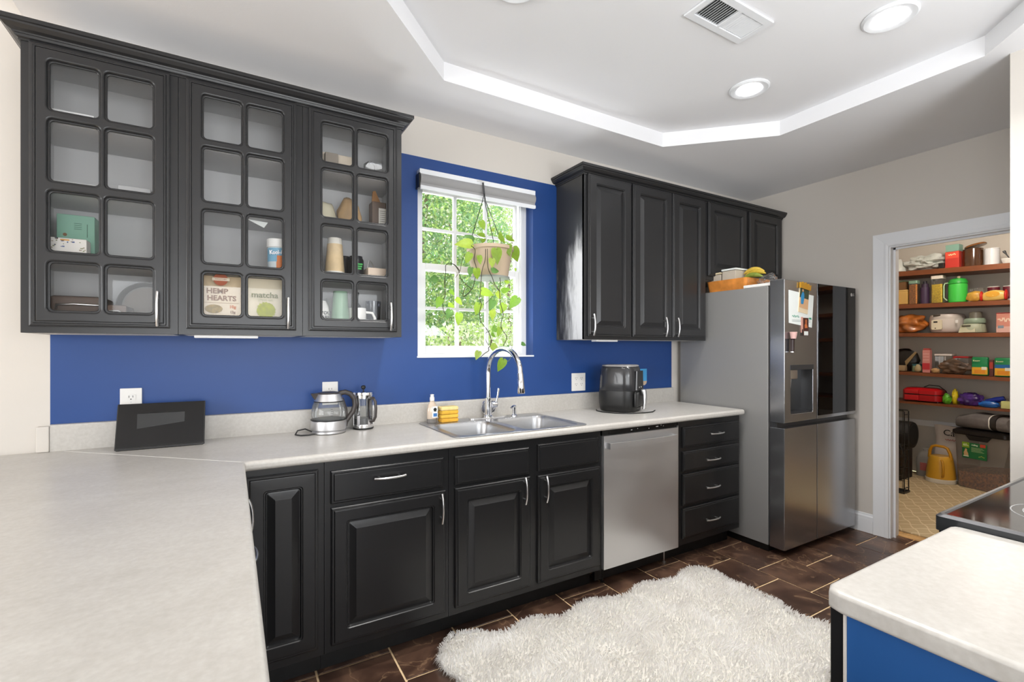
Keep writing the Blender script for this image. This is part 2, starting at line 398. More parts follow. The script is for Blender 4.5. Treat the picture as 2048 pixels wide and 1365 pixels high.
# ceilings: lower ceiling with octagonal tray
OCT = [(.883, -.41), (2.385, -.41), (2.87, -.885), (2.87, -1.80), (2.40, -2.27), (.88, -2.27), (.41, -1.80), (.41, -.885)]
mb = MB(); bm = mb.bm
outer = [(-.70, 0), (3.95, 0), (3.95, -3.3), (-.70, -3.3)]
ov = [bm.verts.new((x, y, CZ)) for x, y in outer]; iv = [bm.verts.new((x, y, CZ)) for x, y in OCT]
oe = [bm.edges.new((ov[i], ov[(i + 1) % 4])) for i in range(4)] + [bm.edges.new((iv[i], iv[(i + 1) % 8])) for i in range(8)]
bmesh.ops.triangle_fill(bm, edges=oe, use_beauty=True)
tv = [bm.verts.new((x, y, TZ)) for x, y in OCT]
for i in range(8): bm.faces.new((iv[i], iv[(i + 1) % 8], tv[(i + 1) % 8], tv[i]))
bm.faces.new(tv)
for (a, b) in (((-.70, 0), (-.70, -3.3)), ((-.70, -3.3), (3.95, -3.3))): mb.quad([(a[0], a[1], CZ), (b[0], b[1], CZ), (b[0], b[1], 2.86), (a[0], a[1], 2.86)])
bmesh.ops.remove_doubles(bm, verts=bm.verts, dist=1e-5)
ceiling = struct(mb.build('ceiling', 'ceil', smooth=0, recalc=False))
mb = MB(); mb.box(-4.1, -.7, -6.6, 0, 2.86, 2.9).box(-.7, 4.05, -6.6, -3.3, 2.86, 2.9); struct(mb.build('ceiling_rear', 'ceil', smooth=0))
mb = MB(); mb.box(-.7, 4.05, -3.3, .0, 2.88, 2.9); struct(mb.build('roof_deck', 'ceil', smooth=0))

# ------------------------------------------------------------------ window
wy = .083
wt = struct(MB().box(WX0, .952, wy, .15, WZ0, WZ1).box(1.606, WX1, wy, .15, WZ0, WZ1).box(.952, 1.606, wy, .15, WZ1 - .05, WZ1).box(.952, 1.606, wy, .15, WZ0, WZ0 + .012).build('window_1', 'vinyl', smooth=0))
def sash(y0, y1, x0, x1, z0, z1, st, rt, rb, name):
    mb = MB(); mb.box(x0, x0 + st, y0, y1, z0, z1, .003, 1).box(x1 - st, x1, y0, y1, z0, z1, .003, 1).box(x0 + st, x1 - st, y0, y1, z1 - rt, z1, .003, 1).box(x0 + st, x1 - st, y0, y1, z0, z0 + rb, .003, 1)
    s = mb.build(name, 'vinyl', wt, 0)
    gx0, gx1, gz0, gz1 = x0 + st, x1 - st, z0 + rb, z1 - rt; ym = (y0 + y1) / 2
    for k in (1, 2):
        xm = gx0 + (gx1 - gx0) * k / 3; MB().box(xm - .010, xm + .010, ym - .009, ym + .009, gz0, gz1).build('muntin', 'vinyl', s, 0)
    zm = (gz0 + gz1) / 2 + (.0 if name == 'upper_sash' else 0); MB().box(gx0, gx1, ym - .0085, ym + .0085, zm - .008, zm + .008).build('muntin', 'vinyl', s, 0)
    for i in range(3):
        for j in range(2):
            xa, xb = gx0 + (gx1 - gx0) * i / 3, gx0 + (gx1 - gx0) * (i + 1) / 3; za, zb = (gz0, zm) if j == 0 else (zm, gz1)
            MB().box(xa, xb, ym - .002, ym + .002, za, zb).build('pane', 'winpane', s, 0)
sash(.118, .140, .945, 1.612, 1.775, 2.285, .020, .05, .036, 'upper_sash')
sash(.090, .116, .945, 1.612, WZ0 + .012, 1.815, .030, .040, .048, 'lower_sash')
for y0, z in ((1.50, 0),): MB().box(1.612, 1.622, wy - .012, wy, 1.285, 2.25).build('jamb_track', 'vinyl', wt, 0)

# roller blind
t = thing('roller_blind', 'grey fabric roller blind rolled up at the top of the window', 'blind', (1.267, -.02, 2.204))
MB().box(.889, 1.646, -.052, 0, 2.276, 2.306, .003).build('cassette', 'trim', t, 30, label='white top rail')
mbl = MB(); mbl.lathe([(.034, .893), (.034, 1.642)], -.030, 2.252, 24, 'x'); mbl.build('fabric_roll', mat('blind_fabric_grey', '#9c9b9b', .8, bump=.4, bscale=300), t, 40, label='grey woven fabric')
MB().box(.893, 1.642, -.052, -.046, 2.212, 2.262).build('fabric_drop', 'greyfab' if 'greyfab' in M else mat('blind_fabric_drop', '#a09f9f', .8), t, 0)
MB().box(.890, 1.645, -.060, -.040, 2.192, 2.214, .006).build('bottom_bar', 'trim', t, 40, label='white bottom bar')
MB().box(.884, .892, -.055, -.0, 2.20, 2.28).build('end_bracket', 'blackpl', t, 0)

def streaked():
    # black paint streaked by noise, paler towards the lower front of the cabinet side
    m = mat('streaked_black_paint', '#333333', .36, bump=.2, bscale=9); nt = m.node_tree; b = nt.nodes['Principled BSDF']
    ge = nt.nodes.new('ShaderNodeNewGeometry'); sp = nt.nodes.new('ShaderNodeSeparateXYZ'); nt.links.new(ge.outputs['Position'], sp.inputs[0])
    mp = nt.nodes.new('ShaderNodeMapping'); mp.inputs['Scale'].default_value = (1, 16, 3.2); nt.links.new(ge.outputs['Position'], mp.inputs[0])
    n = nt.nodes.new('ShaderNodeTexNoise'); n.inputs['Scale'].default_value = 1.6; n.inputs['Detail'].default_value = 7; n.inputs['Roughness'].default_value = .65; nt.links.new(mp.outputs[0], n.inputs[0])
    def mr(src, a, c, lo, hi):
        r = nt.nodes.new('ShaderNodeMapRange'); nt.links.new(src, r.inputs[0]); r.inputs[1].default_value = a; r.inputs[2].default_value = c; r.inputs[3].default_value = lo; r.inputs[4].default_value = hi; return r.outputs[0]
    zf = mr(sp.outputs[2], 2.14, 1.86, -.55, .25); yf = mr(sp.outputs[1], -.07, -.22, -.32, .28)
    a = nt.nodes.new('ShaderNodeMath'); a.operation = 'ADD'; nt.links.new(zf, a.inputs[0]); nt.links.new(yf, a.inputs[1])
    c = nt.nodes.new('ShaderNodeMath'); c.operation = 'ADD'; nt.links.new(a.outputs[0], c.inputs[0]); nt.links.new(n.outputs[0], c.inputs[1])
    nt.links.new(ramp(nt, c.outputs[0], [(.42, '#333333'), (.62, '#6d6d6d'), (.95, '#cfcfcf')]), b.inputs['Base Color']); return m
M['streaked'] = streaked()
# ------------------------------------------------------------------ upper cabinets
YF = -.286
CROWN = [(0, 2.380), (.004, 2.380), (.004, 2.386), (.010, 2.390), (.012, 2.398), (.016, 2.398), (.018, 2.403), (.030, 2.408), (.040, 2.419), (.041, 2.425), (.047, 2.427), (.047, 2.441), (0, 2.441)]
def upper_box(t, x0, x1, z0, z1, shelves, paint, glass):
    MB().box(x0, x0 + .016, YF + .001, -.002, z0, z1).build('side_panel', 'streaked' if x0 > 1.8 and x0 < 1.9 else paint, t, 0)
    MB().box(x1 - .016, x1, YF + .001, -.002, z0, z1).build('side_panel', paint, t, 0)
    if glass:
        MB().box(x0 + .016, x0 + .019, YF + .02, -.006, z0 + .012, z1 - .01).box(x1 - .019, x1 - .016, YF + .02, -.006, z0 + .012, z1 - .01).build('side_lining', 'cab_in', t, 0)
    MB().box(x0 + .016, x1 - .016, -.006, -.002, z0, z1).build('back_panel', 'cab_in', t, 0)
    MB().box(x0 + .016, x1 - .016, YF + .001, -.006, z0, z0 + .016).build('bottom_panel', 'cab_raw', t, 0, label='pale unpainted underside')
    MB().box(x0 + .016, x1 - .016, YF + .001, -.006, z1 - .016, z1).build('top_panel', 'cab_in', t, 0)
    for z in shelves: MB().box(x0 + .018, x1 - .018, YF + .024, -.007, z - .016, z).build('shelf', 'cab_in', t, 0)
def face_frame(t, x0, x1, z0, z1, openings, paint):
    # openings are rects in the frame
    plate([(x0, z0), (x1, z0), (x1, z1), (x0, z1)], [[(a, c), (b, c), (b, d), (a, d)] for a, b, c, d in openings], .018, .0005, FR(0, YF + .009, 0), 'face_frame', paint, t, 30, res=0)
def glass_door(t, x0, x1, z0, z1, cols, rows, paint, hx):
    MB()
    prof = [(0, 0, .001), (0, .012, .001), (.004, .0150, .002), (.010, .0150, .002), (.0125, .0188, .002), (.017, .0188, .002), (.017, 0, .002)]
    mb = MB(); R = [[FR(0, YF, 0) @ Vector((x, y, w)) for x, y in rrect(x0 + d, x1 - d, z0 + d, z1 - d, r, 2)] for d, w, r in prof]
    R.append(R[0]); mb.loops(R, False, False); bmesh.ops.remove_doubles(mb.bm, verts=mb.bm.verts, dist=1e-6)
    d = mb.build('door', paint, t, 30)
    holes = [rrect(a, b, c, e, .016, 5) for a, b in cols for c, e in rows]
    plate([(x0 + .0165, z0 + .0165), (x1 - .0165, z0 + .0165), (x1 - .0165, z1 - .0165), (x0 + .0165, z1 - .0165)], holes, .0195, .006, FR(0, YF - .0100, 0), 'muntin_grid', paint, d, 30)
    plate([(x0 + .03, z0 + .03), (x1 - .03, z0 + .03), (x1 - .03, z1 - .03), (x0 + .03, z1 - .03)], [rrect(a + .0065, b - .0065, c + .0065, e - .0065, .012, 5) for a, b in cols for c, e in rows], .0080, .0035, FR(0, YF - .0048, 0), 'glazing_bead', paint, d, 30)
    for a, b in cols:
        for c, e in rows: MB().box(a - .002, b + .002, YF + .0002, YF + .0022, c - .002, e + .002).build('pane', 'pane', d, 0)
    pull(FR(hx, YF - .020, 1.467), d)
ROWS = [(1.446, 1.624), (1.656, 1.873), (1.903, 2.124), (2.151, 2.329)]
SH = [1.640, 1.889, 2.138]
GD = [('glass_cabinet', 'black glass-door wall cabinet at the left end, holding a mint green tin', -.626, -.179, (-.602, -.205), [(-.554, -.411), (-.399, -.253)], -.241),
      ('glass_cabinet', 'middle glass-door wall cabinet, holding the hemp seed and matcha pouches', -.179, .270, (-.153, .243), [(-.101, .041), (.054, .194)], .209),
      ('glass_cabinet', 'glass-door wall cabinet beside the window, holding cups and a white mug', .270, .714, (.294, .688), [(.345, .485), (.499, .643)], .650)]
for nm, lb, x0, x1, (d0, d1), cols, hx in GD:
    t = thing(nm, lb, 'cabinet', ((x0 + x1) / 2, -.15, 1.372), group='glass-door wall cabinets left of the window')
    x0 += .0005; x1 -= .0005
    upper_box(t, x0, x1, 1.372, 2.40, SH, 'black_up', True)
    face_frame(t, x0, x1, 1.372, 2.40, [(d0 + .012, d1 - .012, 1.41, 2.37)], 'black_up')
    glass_door(t, d0, d1, 1.395, 2.381, cols, ROWS, 'black_up', hx)
mb = MB(); mb.sweep([(-.6265, -.001), (-.6265, YF), (.7145, YF), (.7145, -.001)], [(o + .0005, z) for o, z in CROWN])
# sweep pushes right-hand of travel; travel is towards -y, +x, +y so outward must be left-down: flip by mirroring path order
mb.bm.free(); mb = MB(); mb.sweep([(.7145, -.001), (.7145, YF), (-.6265, YF), (-.6265, -.001)][::-1], CROWN)
c = solo(mb.build('crown_moulding', 'black_up', smooth=25), 'long black crown moulding along the top of the glass-door cabinets', 'moulding', 'crown mouldings on the wall cabinets')
def solid_upper(lb, x0, x1, z0, doors, z1=2.385):
    t = thing('wall_cabinet', lb, 'cabinet', ((x0 + x1) / 2, -.15, z0), group='solid-door wall cabinets right of the window')
    x0 += .0005; x1 -= .0005
    upper_box(t, x0, x1, z0, 2.40, [], 'black_up', False)
    face_frame(t, x0, x1, z0, 2.40, [(a + .012, b - .012, c + .012, 2.37) for a, b, c, h in doors], 'black_up')
    for a, b, c, h in doors:
        d = ringdoor(a, b, c, 2.382, DOOR, FR(0, YF, 0)).build('door', 'black_up', t, 30)
        if h: pull(FR(h, YF - .020, 1.460), d)
    return t
solid_upper('narrow black wall cabinet nearest the window, with a streaked left side', 1.843, 2.228, 1.372, [(1.865, 2.220, 1.392, 1.887)])
solid_upper('two-door black wall cabinet left of the fridge, tall doors', 2.228, 2.965, 1.372, [(2.235, 2.598, 1.392, 2.511), (2.606, 2.942, 1.392, 2.628)])
solid_upper('short two-door black cabinet over the fridge', 2.965, 3.926, 1.815, [(2.981, 3.432, 1.845, None), (3.465, 3.894, 1.850, None)])
mb = MB(); mb.sweep([(1.8425, -.001), (1.8425, YF), (3.9275, YF)], [(o * .93 if z > 2.4 else o, z - .012 if z > 2.4 else z - .004) for o, z in CROWN])
solo(mb.build('crown_moulding', 'black_up', smooth=25), 'black crown moulding over the solid-door cabinets right of the window', 'moulding', 'crown mouldings on the wall cabinets')
for a, b, lb in ((-.13, .10, 'slim white under-cabinet light below the middle glass-door cabinet'), (1.98, 2.16, 'slim white under-cabinet light below the narrow cabinet right of the window')):
    solo(MB().box(a, b, -.24, -.19, 1.360, 1.372, .003).build('under_cabinet_light', mat('light_bar_white', '#f2f2f2', .4), smooth=30), lb, 'light', 'under-cabinet lights')

# ------------------------------------------------------------------ base cabinets
YB = -.565
def base_box(t, x0, x1, openings, toe=True, z0=.112, left=True):
    x0 += .0006; x1 -= .0006
    plate([(x0, z0), (x1, z0), (x1, .8735), (x0, .8735)], [[(a, c), (b, c), (b, d), (a, d)] for a, b, c, d in openings], .018, .0005, FR(0, YB + .009, 0), 'face_frame', 'black', t, 30, res=0)
    MB().box(x0, x0 + .015, YB + .019, -.003, z0, .8735).box(x1 - .015, x1, YB + .019, -.003, z0, .8735).box(x0 + .015, x1 - .015, YB + .019, -.003, z0, z0 + .015).box(x0 + .015, x1 - .015, -.010, -.003, z0 + .015, .8735).build('body', 'black', t, 0)
    if toe: MB().box(x0, x1, -.475, -.46, .0015, z0).build('toe_kick', 'toe', t, 0)
def front(t, a, b, c, d, prof, h=None, vert=True, nm='door'):
    o = ringdoor(a, b, c, d, prof, FR(0, YB, 0)).build(nm, 'black', t, 30)
    if h:
        m = FR(h[0], YB - .020, h[1])
        if not vert: m = m @ Matrix.Rotation(PI / 2, 4, 'Z')
        pull(m, o)
    return o
t = thing('base_cabinet', 'black corner base cabinet with one narrow full-height door', 'cabinet', (.17, -.3, 0), group='black base cabinets under the window counter')
base_box(t, .030, .315, [(.075, .27, .16, .83)]); front(t, .046, .292, .147, .846, DOOR)
t = thing('base_cabinet', 'black base cabinet with one handled drawer over one wide door', 'cabinet', (.58, -.3, 0), group='black base cabinets under the window counter')
base_box(t, .315, .841, [(.36, .79, .16, .67), (.36, .79, .73, .81)]); front(t, .338, .812, .702, .832, DRAW, (.567, .786), False, 'drawer'); front(t, .340, .824, .142, .686, DOOR, (.795, .615))
t = thing('base_cabinet', 'black sink base cabinet with two doors under two false drawer fronts', 'cabinet', (1.29, -.3, 0), group='black base cabinets under the window counter')
base_box(t, .841, 1.731, [(.89, 1.24, .16, .67), (1.34, 1.70, .16, .67)]); front(t, .868, 1.263, .700, .830, DRAW, nm='false_drawer'); front(t, 1.316, 1.708, .703, .838, DRAW, nm='false_drawer')
front(t, .869, 1.270, .145, .686, DOOR, (1.226, .628)); front(t, 1.316, 1.716, .145, .682, DOOR, (1.350, .618))
t = thing('base_cabinet', 'narrow black four-drawer base cabinet between dishwasher and fridge', 'cabinet', (2.64, -.3, 0), group='black base cabinets under the window counter')
base_box(t, 2.343, 2.945, [(2.40, 2.90, .17, .33), (2.40, 2.90, .37, .53), (2.40, 2.90, .57, .67), (2.40, 2.90, .73, .81)])
for c, d, hz, hx in ((.152, .336, .240, 2.625), (.354, .545, .443, 2.625), (.560, .684, .617, 2.628), (.708, .834, .778, 2.665)):
    front(t, 2.374, 2.925, c, d, DRAW, (hx, hz), False, 'drawer')
# peninsula run
t = thing('peninsula_cabinet', 'black peninsula cabinet run under the long counter at the left', 'cabinet', (-.28, -1.9, 0))
MB().box(-.56, .008, -3.15, -.60, .112, .8735).build('body', 'black', t, 0)
MB().box(-.50, -.08, -3.10, -.61, .0015, .112).build('toe_kick', 'toe', t, 0)
for k in range(4):
    a = -1.10 - k * .55; b = a + .42
    d = ringdoor(a, b, .145, .845 if k == 0 else .686, DOOR, FX(.008, 0, 0)).build('door', 'black', t, 30)
    if k == 0: pull(FX(.028, a + .37, .745), d)
    else: pull(FX(.028, a + .04, .62), d)
    if k: d = ringdoor(a, b, .703, .838, DRAW, FX(.008, 0, 0)).build('drawer', 'black', t, 30)
d = pull(FX(.028, -1.045, .742) @ Matrix.Rotation(PI / 2, 4, 'Z'), t)
# dishwasher
t = thing('dishwasher', 'dented stainless steel dishwasher under the counter', 'dishwasher', (2.03, -.3, 0))
MB().box(1.737, 2.337, YB + .012, -.02, .10, .868).build('tub', 'blackpl', t, 0)
# door skin with two shallow dents
mb = MB(); nx, nz = 28, 36; V = {}
def dent(x, z):
    w = -.020
    w += .0050 * math.exp(-(((x - 2.25) / .10) ** 2 + ((z - .36) / .10) ** 2)) + .0040 * math.exp(-(((x - 2.12) / .09) ** 2 + ((z - .50) / .16) ** 2))
    w -= .0025 * math.exp(-(((x - 1.95) / .16) ** 2 + ((z - .28) / .07) ** 2)); w += .0050 * math.exp(-(((x - 2.31) / .015) ** 2 + ((z - .47) / .02) ** 2)); return YB + w
for i in range(nx + 1):
    for j in range(nz + 1):
        x = 1.738 + .585 * i / nx; z = .116 + .724 * j / nz; V[i, j] = mb.bm.verts.new((x, dent(x, z), z))
for i in range(nx):
    for j in range(nz): mb.bm.faces.new((V[i, j], V[i + 1, j], V[i + 1, j + 1], V[i, j + 1]))
be = [e for e in mb.bm.edges if e.is_boundary]; r = bmesh.ops.extrude_edge_only(mb.bm, edges=be)
for v in r['geom']:
    if isinstance(v, bmesh.types.BMVert): v.co.y = YB + .011
mb.build('door_skin', 'steel_dw', t, 40, label='brushed steel front with a dent on the right')
MB().box(2.3235, 2.330, YB - .016, YB + .011, .116, .850).build('edge_strip', 'nickel', t, 0)
MB().box(1.738, 2.330, YB - .006, YB + .011, .8405, .8690).build('control_strip', 'blackgloss', t, 0, label='black top control strip')
mb = MB(); pts = [(1.750, YB - .019, .790), (1.752, YB - .050, .790)] + [(1.752 + .525 * i / 8, YB - .050 - .008 * math.sin(PI * i / 8), .790) for i in range(1, 8)] + [(2.278, YB - .050, .790), (2.280, YB - .019, .790)]
mb.loops([[(p[0] , p[1] - a, p[2] + b) for a, b in ((0, -.016), (.006, -.015), (.006, .015), (0, .016))] for p in pts]); mb.build('handle', 'steel_dw', t, 30, label='full-width bar handle')
MB().box(1.745, 2.32, -.50, -.48, .02, .10).build('kick_plate', 'toe', t, 0)
for x in (1.80, 2.295): MB().lathe([(.012, .001), (.012, .006), (.005, .008), (.005, .100)], x, -.500, 12).build('leg', 'nickel' if x > 2 else 'toe', t, 30)
for a, b, c in ((1.95, .01, .853), (2.00, .004, .857), (2.09, .004, .851), (2.15, .018, .856), (2.19, .004, .861), (2.21, .004, .855)):
    MB().box(a, a + b, YB - .0068, YB - .0058, c, c + .004).build('control_mark', 'white', t, 0)

# ------------------------------------------------------------------ countertop
ov = [(-1.06, 0 - .003), (2.955, -.003), (2.955, -.605), (.042, -.605), (.042, -3.2), (-1.06, -3.2)]
ov2 = []
for i, p in enumerate(ov):  # round the free corner by the fridge
    if i == 2: ov2 += [(2.955, -.590), (2.951, -.600), (2.941, -.605)]
    elif i == 3: ov2 += [(.052, -.605), (.045, -.608), (.042, -.615)]
    else: ov2.append(p)
hole = rrect(.893, 1.612, -.570, -.085, .03, 4)
t = thing('worktop', 'pale greige laminate L-shaped worktop with backsplash, sink set into it', 'worktop', (1.0, -.3, .874))
plate(ov2, [hole], .036, .014, Matrix.Translation((0, 0, .892)), 'counter_slab', 'counter', t, 40, res=4)
def bs(a, b):
    mb = MB(); mb.loops([[(x, -y, z) for y, z in ((.003, .9102), (.022, .9102), (.022, 1.006), (.018, 1.014), (.011, 1.016), (.003, 1.016))] for x in (a, b)]); return mb
bs(-.615, 2.937).build('backsplash', 'counter', t, 30)
MB().box(-.655, -.616, -.026, -.003, .9102, 1.011, .004, 2).build('end_cap', 'beige', t, 30)
mb = MB(); a, b = Vector((-.57, -.03)), Vector((.040, -.603)); n = Vector((b - a)).normalized(); n = Vector((-n.y, n.x)) * .0012
mb.prism([tuple(a + n), tuple(a - n), tuple(b - n), tuple(b + n)], .9101, .9106); mb.build('mitre_seam', mat('seam_filler', '#e6e3de', .5), t, 0)
# sink
t = thing('kitchen_sink', 'double-bowl stainless drop-in sink in the worktop below the window', 'sink', (1.25, -.33, .9105))
bowlL, bowlR = (.905, 1.222, -.555, -.19), (1.262, 1.600, -.565, -.165)
plate(rrect(.872, 1.634, -.588, -.062, .035, 5), [rrect(*b, .055, 6) for b in (bowlL, bowlR)], .0045, .0018, Matrix.Translation((0, 0, .9132)), 'rim', 'sinksteel', t, 40)
for bx in (bowlL, bowlR):
    x0, x1, y0, y1 = bx; R = []
    for ins, z, r in ((-.0015, .9135, .056), (.001, .908, .055), (.004, .895, .055), (.010, .80, .055), (.018, .765, .06), (.034, .752, .06), (.06, .748, .05)):
        R.append([(x, y, z) for x, y in rrect(x0 + ins, x1 - ins, y0 + ins, y1 - ins, r, 6)])
    mb = MB(); mb.loops(R, False, True); b = mb.build('bowl', 'sinksteel', t, 60, recalc=False)
    MB().lathe([(.042, .7485), (.042, .7505), (.034, .7505), (.030, .7495)], (x0 + x1) / 2, (y0 + y1) / 2, 24).build('drain', 'chrome', b, 40)
# faucet
t = thing('faucet', 'chrome pull-down gooseneck faucet behind the sink', 'faucet', (1.283, -.105, .9155))
mb = MB(); mb.prism(rrect(1.160, 1.402, -.128, -.082, .022, 5), .9155, .9195); mb.build('deck_plate', 'chrome', t, 40)
MB().lathe([(.026, .9197), (.026, .927), (.020, .932), (.0195, 1.01), (.0205, 1.012), (.0205, 1.030), (.017, 1.034)], 1.283, -.105, 24).build('body', 'chrome', t, 40)
pts = [(1.283, -.105, 1.02), (1.283, -.105, 1.10), (1.283, -.105, 1.175)]
R_ = .178; cy_, cz_ = -.105 - R_, 1.185
for i in range(0, 15):
    a = PI * i / 14 * .93; pts.append((1.283, cy_ + R_ * math.cos(a), cz_ + R_ * .74 * math.sin(a)))
p = pts[-1]; pts.append((1.283, p[1] - .004, p[2] - .03))
MB().tube(pts, .0145, 14).build('spout', 'chrome', t, 60)
q = pts[-1]; MB().tube([(1.283, q[1], q[2] + .004), (1.283, q[1] - .001, q[2]), (1.283, q[1] - .006, q[2] - .045), (1.283, q[1] - .012, q[2] - .095), (1.283, q[1] - .0125, q[2] - .099)], .0165, 14, radii=[.0145, .016, .0175, .0195, .017]).build('spray_head', 'chrome', t, 50)
lv = MB().lathe([(.001, 0), (.017, 0), (.017, .030), (.014, .034), (.001, .034)], 0, 0, 20, 'x'); lv.xf(Matrix.Translation((1.300, -.118, .992))); h = lv.build('lever', 'chrome', t, 40)
MB().tube([(1.324, -.118, .990), (1.334, -.121, 1.03), (1.342, -.124, 1.085)], .006, 10, radii=[.0045, .0055, .0075]).build('lever_arm', 'chrome', h, 50)
mb = MB(); ring = [(1.283 - .002 + .048 * math.cos(a), -.074, .972 + .048 * math.sin(a)) for a in [2 * PI * i / 28 for i in range(29)]]
solo(MB().lathe([(.038, -.033), (.040, -.036), (.046, -.036), (.048, -.030), (.046, -.0265), (.001, -.0265), (.001, -.030), (.036, -.030)], 1.322, .9645, 32, 'y').build('sink_strainer', 'chrome', smooth=40), 'round chrome sink strainer leaning on the backsplash behind the faucet', 'strainer')
t = thing('soap_dispenser', 'small chrome soap pump right of the faucet', 'dispenser', (1.452, -.115, .9155))
MB().lathe([(.019, .9156), (.019, .921), (.012, .925), (.0115, .955), (.013, .958), (.013, .976), (.006, .98)], 1.452, -.115, 20).build('body', 'chrome', t, 40)
MB().tube([(1.452, -.115, .972), (1.44, -.122, .974), (1.418, -.138, .968)], .0055, 10).build('nozzle', 'chrome', t, 40)
# ------------------------------------------------------------------ fridge
t = thing('refrigerator', 'tall stainless four-door refrigerator with a water dispenser', 'refrigerator', (3.42, -.4, 0))
MB().box(2.985, 3.862, -.742, -.04, .045, 1.722, .006).build('cabinet_body', 'fridge_side', t, 30, label='plain grey side and top')
MB().box(3.0, 3.85, -.735, -.06, .002, .045).build('base', 'toe', t, 0)
MB().box(3.0, 3.85, -.775, -.742, .05, 1.715).build('gasket', 'blackpl', t, 0)
yd0, yd1 = -.745, -.852
def fdoor(nm, x0, x1, z0, z1, m='steel_door', hole=None, lb=None):
    if hole:
        return plate([(x0, z0), (x1, z0), (x1, z1), (x0, z1)], [hole], .095, .004, FR(0, (yd0 + yd1) / 2 - .006, 0), nm, m, t, 30, label=lb)
    return MB().box(x0, x1, yd1, yd0 - .010, z0, z1, .004, 2).build(nm, m, t, 30, label=lb)
dl = fdoor('upper_door', 2.978, 3.354, .848, 1.750, hole=rrect(3.048, 3.306, .900, 1.205, .006, 2), lb='upper left door with the water dispenser')
dr = fdoor('upper_door', 3.360, 3.864, .848, 1.750, lb='upper right door faced with a dark mirror glass panel')
fdoor('lower_door', 2.978, 3.354, .048, .814); fdoor('lower_door', 3.360, 3.864, .048, .814)
MB().box(2.985, 3.858, -.80, -.752, .812, .846).build('handle_recess', 'greymetal', t, 0)
MB().box(3.364, 3.860, yd1 - .004, yd1 - .0003, .870, 1.747, .0015, 1).build('mirror_panel', 'darkglass', dr, 30)
MB().box(3.050, 3.304, yd1 + .085, yd1 + .080, .902, 1.203).build('dispenser_back', mat('dispenser_silver', '#c4c4c6', .35, .4), dl, 0)
MB().box(3.050, 3.304, yd1 + .004, yd1 + .080, .902, .906).build('drip_tray', 'greymetal', dl, 0)
MB().box(3.040, 3.312, yd1 - .002, yd1 + .012, 1.180, 1.212, .001).build('control_strip', 'greymetal', dl, 0)
MB().box(3.060, 3.150, yd1 + .012, yd1 + .078, 1.120, 1.180, .006).build('nozzle_housing', 'nickel', dl, 30)
MB().lathe([(.006, 1.06), (.010, 1.12)], 3.105, yd1 + .04, 12).build('nozzle', 'nickel', dl, 30)
MB().box(3.098, 3.118, yd1 + .06, yd1 + .066, .93, 1.08, .002).build('paddle', 'chrome', dl, 30)
MB().box(2.990, 3.070, -.755, -.565, 1.7225, 1.742, .004).build('hinge_cover', 'white', t, 30, label='pale hinge cover'); MB().box(2.9885, 2.99, -.842, -.752, 1.7505, 1.7565).build('hinge_pin', 'nickel', t, 0)
MB().box(3.79, 3.86, -.755, -.565, 1.7225, 1.742, .004).build('hinge_cover', 'white', t, 30)
text('LG', .026, FR(3.825, yd1 - .0042, 1.698), 'nickel', dr); mb = MB(); mb.lathe([(.010, 0), (.012, 0), (.012, .0005), (.010, .0005)], 0, 0, 20); mb.xf(FR(3.800, yd1 - .0042, 1.698)); mb.build('emblem', 'nickel', dr, 0)
# papers and magnets on the left door
YP = yd1 - .0003
M['paper'] = mat('white_paper', '#e8ece8', .8)
t = thing('paper_sheet', 'white sheet of paper with green print held on the fridge door', 'paper', (3.16, YP, 1.455))
mb = MB(); mb.prism([(3.024, 1.478), (3.022, 1.686), (3.312, 1.664), (3.290, 1.453)], YP - .0009, YP, 'y'); mb.build('sheet', 'paper', t, 0)
M['greenink'] = mat('green_ink', '#2f8f72', .7); M['grayink'] = mat('grey_ink', '#8f9a96', .7)
for a, z in ((3.10, 1.522), (3.268, 1.512)): scribble(.075 if a < 3.2 else .03, .016, FR(a, YP - .0012, z), 'greenink', t)
for z in (1.497, 1.488): MB().box(3.06, 3.27, YP - .0012, YP - .0009, z, z + .0025).build('fine_print', 'grayink', t, 0)
t = thing('fridge_magnet', 'tall painted bookmark magnet with a blue robed figure and gold top on the fridge', 'magnet', (3.19, YP, 1.54), group='pictures on the fridge door')
YQ = YP - .0012
def tilt(mb): return mb.xf(Matrix.Translation((3.19, 0, 1.64)) @ Matrix.Rotation(math.radians(7), 4, 'Y') @ Matrix.Translation((-3.19, 0, -1.64)))
tilt(MB().box(3.135, 3.245, YQ - .003, YQ, 1.545, 1.725)).build('card', mat('card_cream', '#e3cfae', .6), t, 0)
tilt(MB().box(3.139, 3.241, YQ - .0045, YQ - .003, 1.640, 1.700)).build('painted_sky', mat('card_dark_green', '#39432f', .6), t, 0)
tilt(MB().box(3.139, 3.241, YQ - .0045, YQ - .003, 1.575, 1.640)).build('painted_ground', mat('card_sand', '#d3a77d', .6), t, 0)
mb = MB(); mb.prism([(3.155, 1.60), (3.150, 1.645), (3.160, 1.672), (3.172, 1.680), (3.184, 1.668), (3.188, 1.64), (3.180, 1.60)], YQ - .006, YQ - .0045, 'y'); tilt(mb).build('blue_robe', mat('card_blue', '#2b83b4', .6), t, 0)
mb = MB(); mb.lathe([(.001, 0), (.009, 0), (.009, .001), (.001, .001)], 0, 0, 12); mb.xf(FR(3.168, YQ - .0047, 1.688)); tilt(mb).build('painted_head', mat('card_skin', '#c99a76', .6), t, 0)
mb = MB(); mb.prism([(3.130, 1.700), (3.128, 1.735), (3.142, 1.726), (3.156, 1.742), (3.172, 1.728), (3.190, 1.744), (3.206, 1.729), (3.222, 1.741), (3.236, 1.727), (3.250, 1.736), (3.248, 1.700)], YQ - .012, YQ - .001, 'y'); tilt(mb).build('gold_crest', mat('gold_ornament', '#cf9a2c', .35, .5), t, 0)
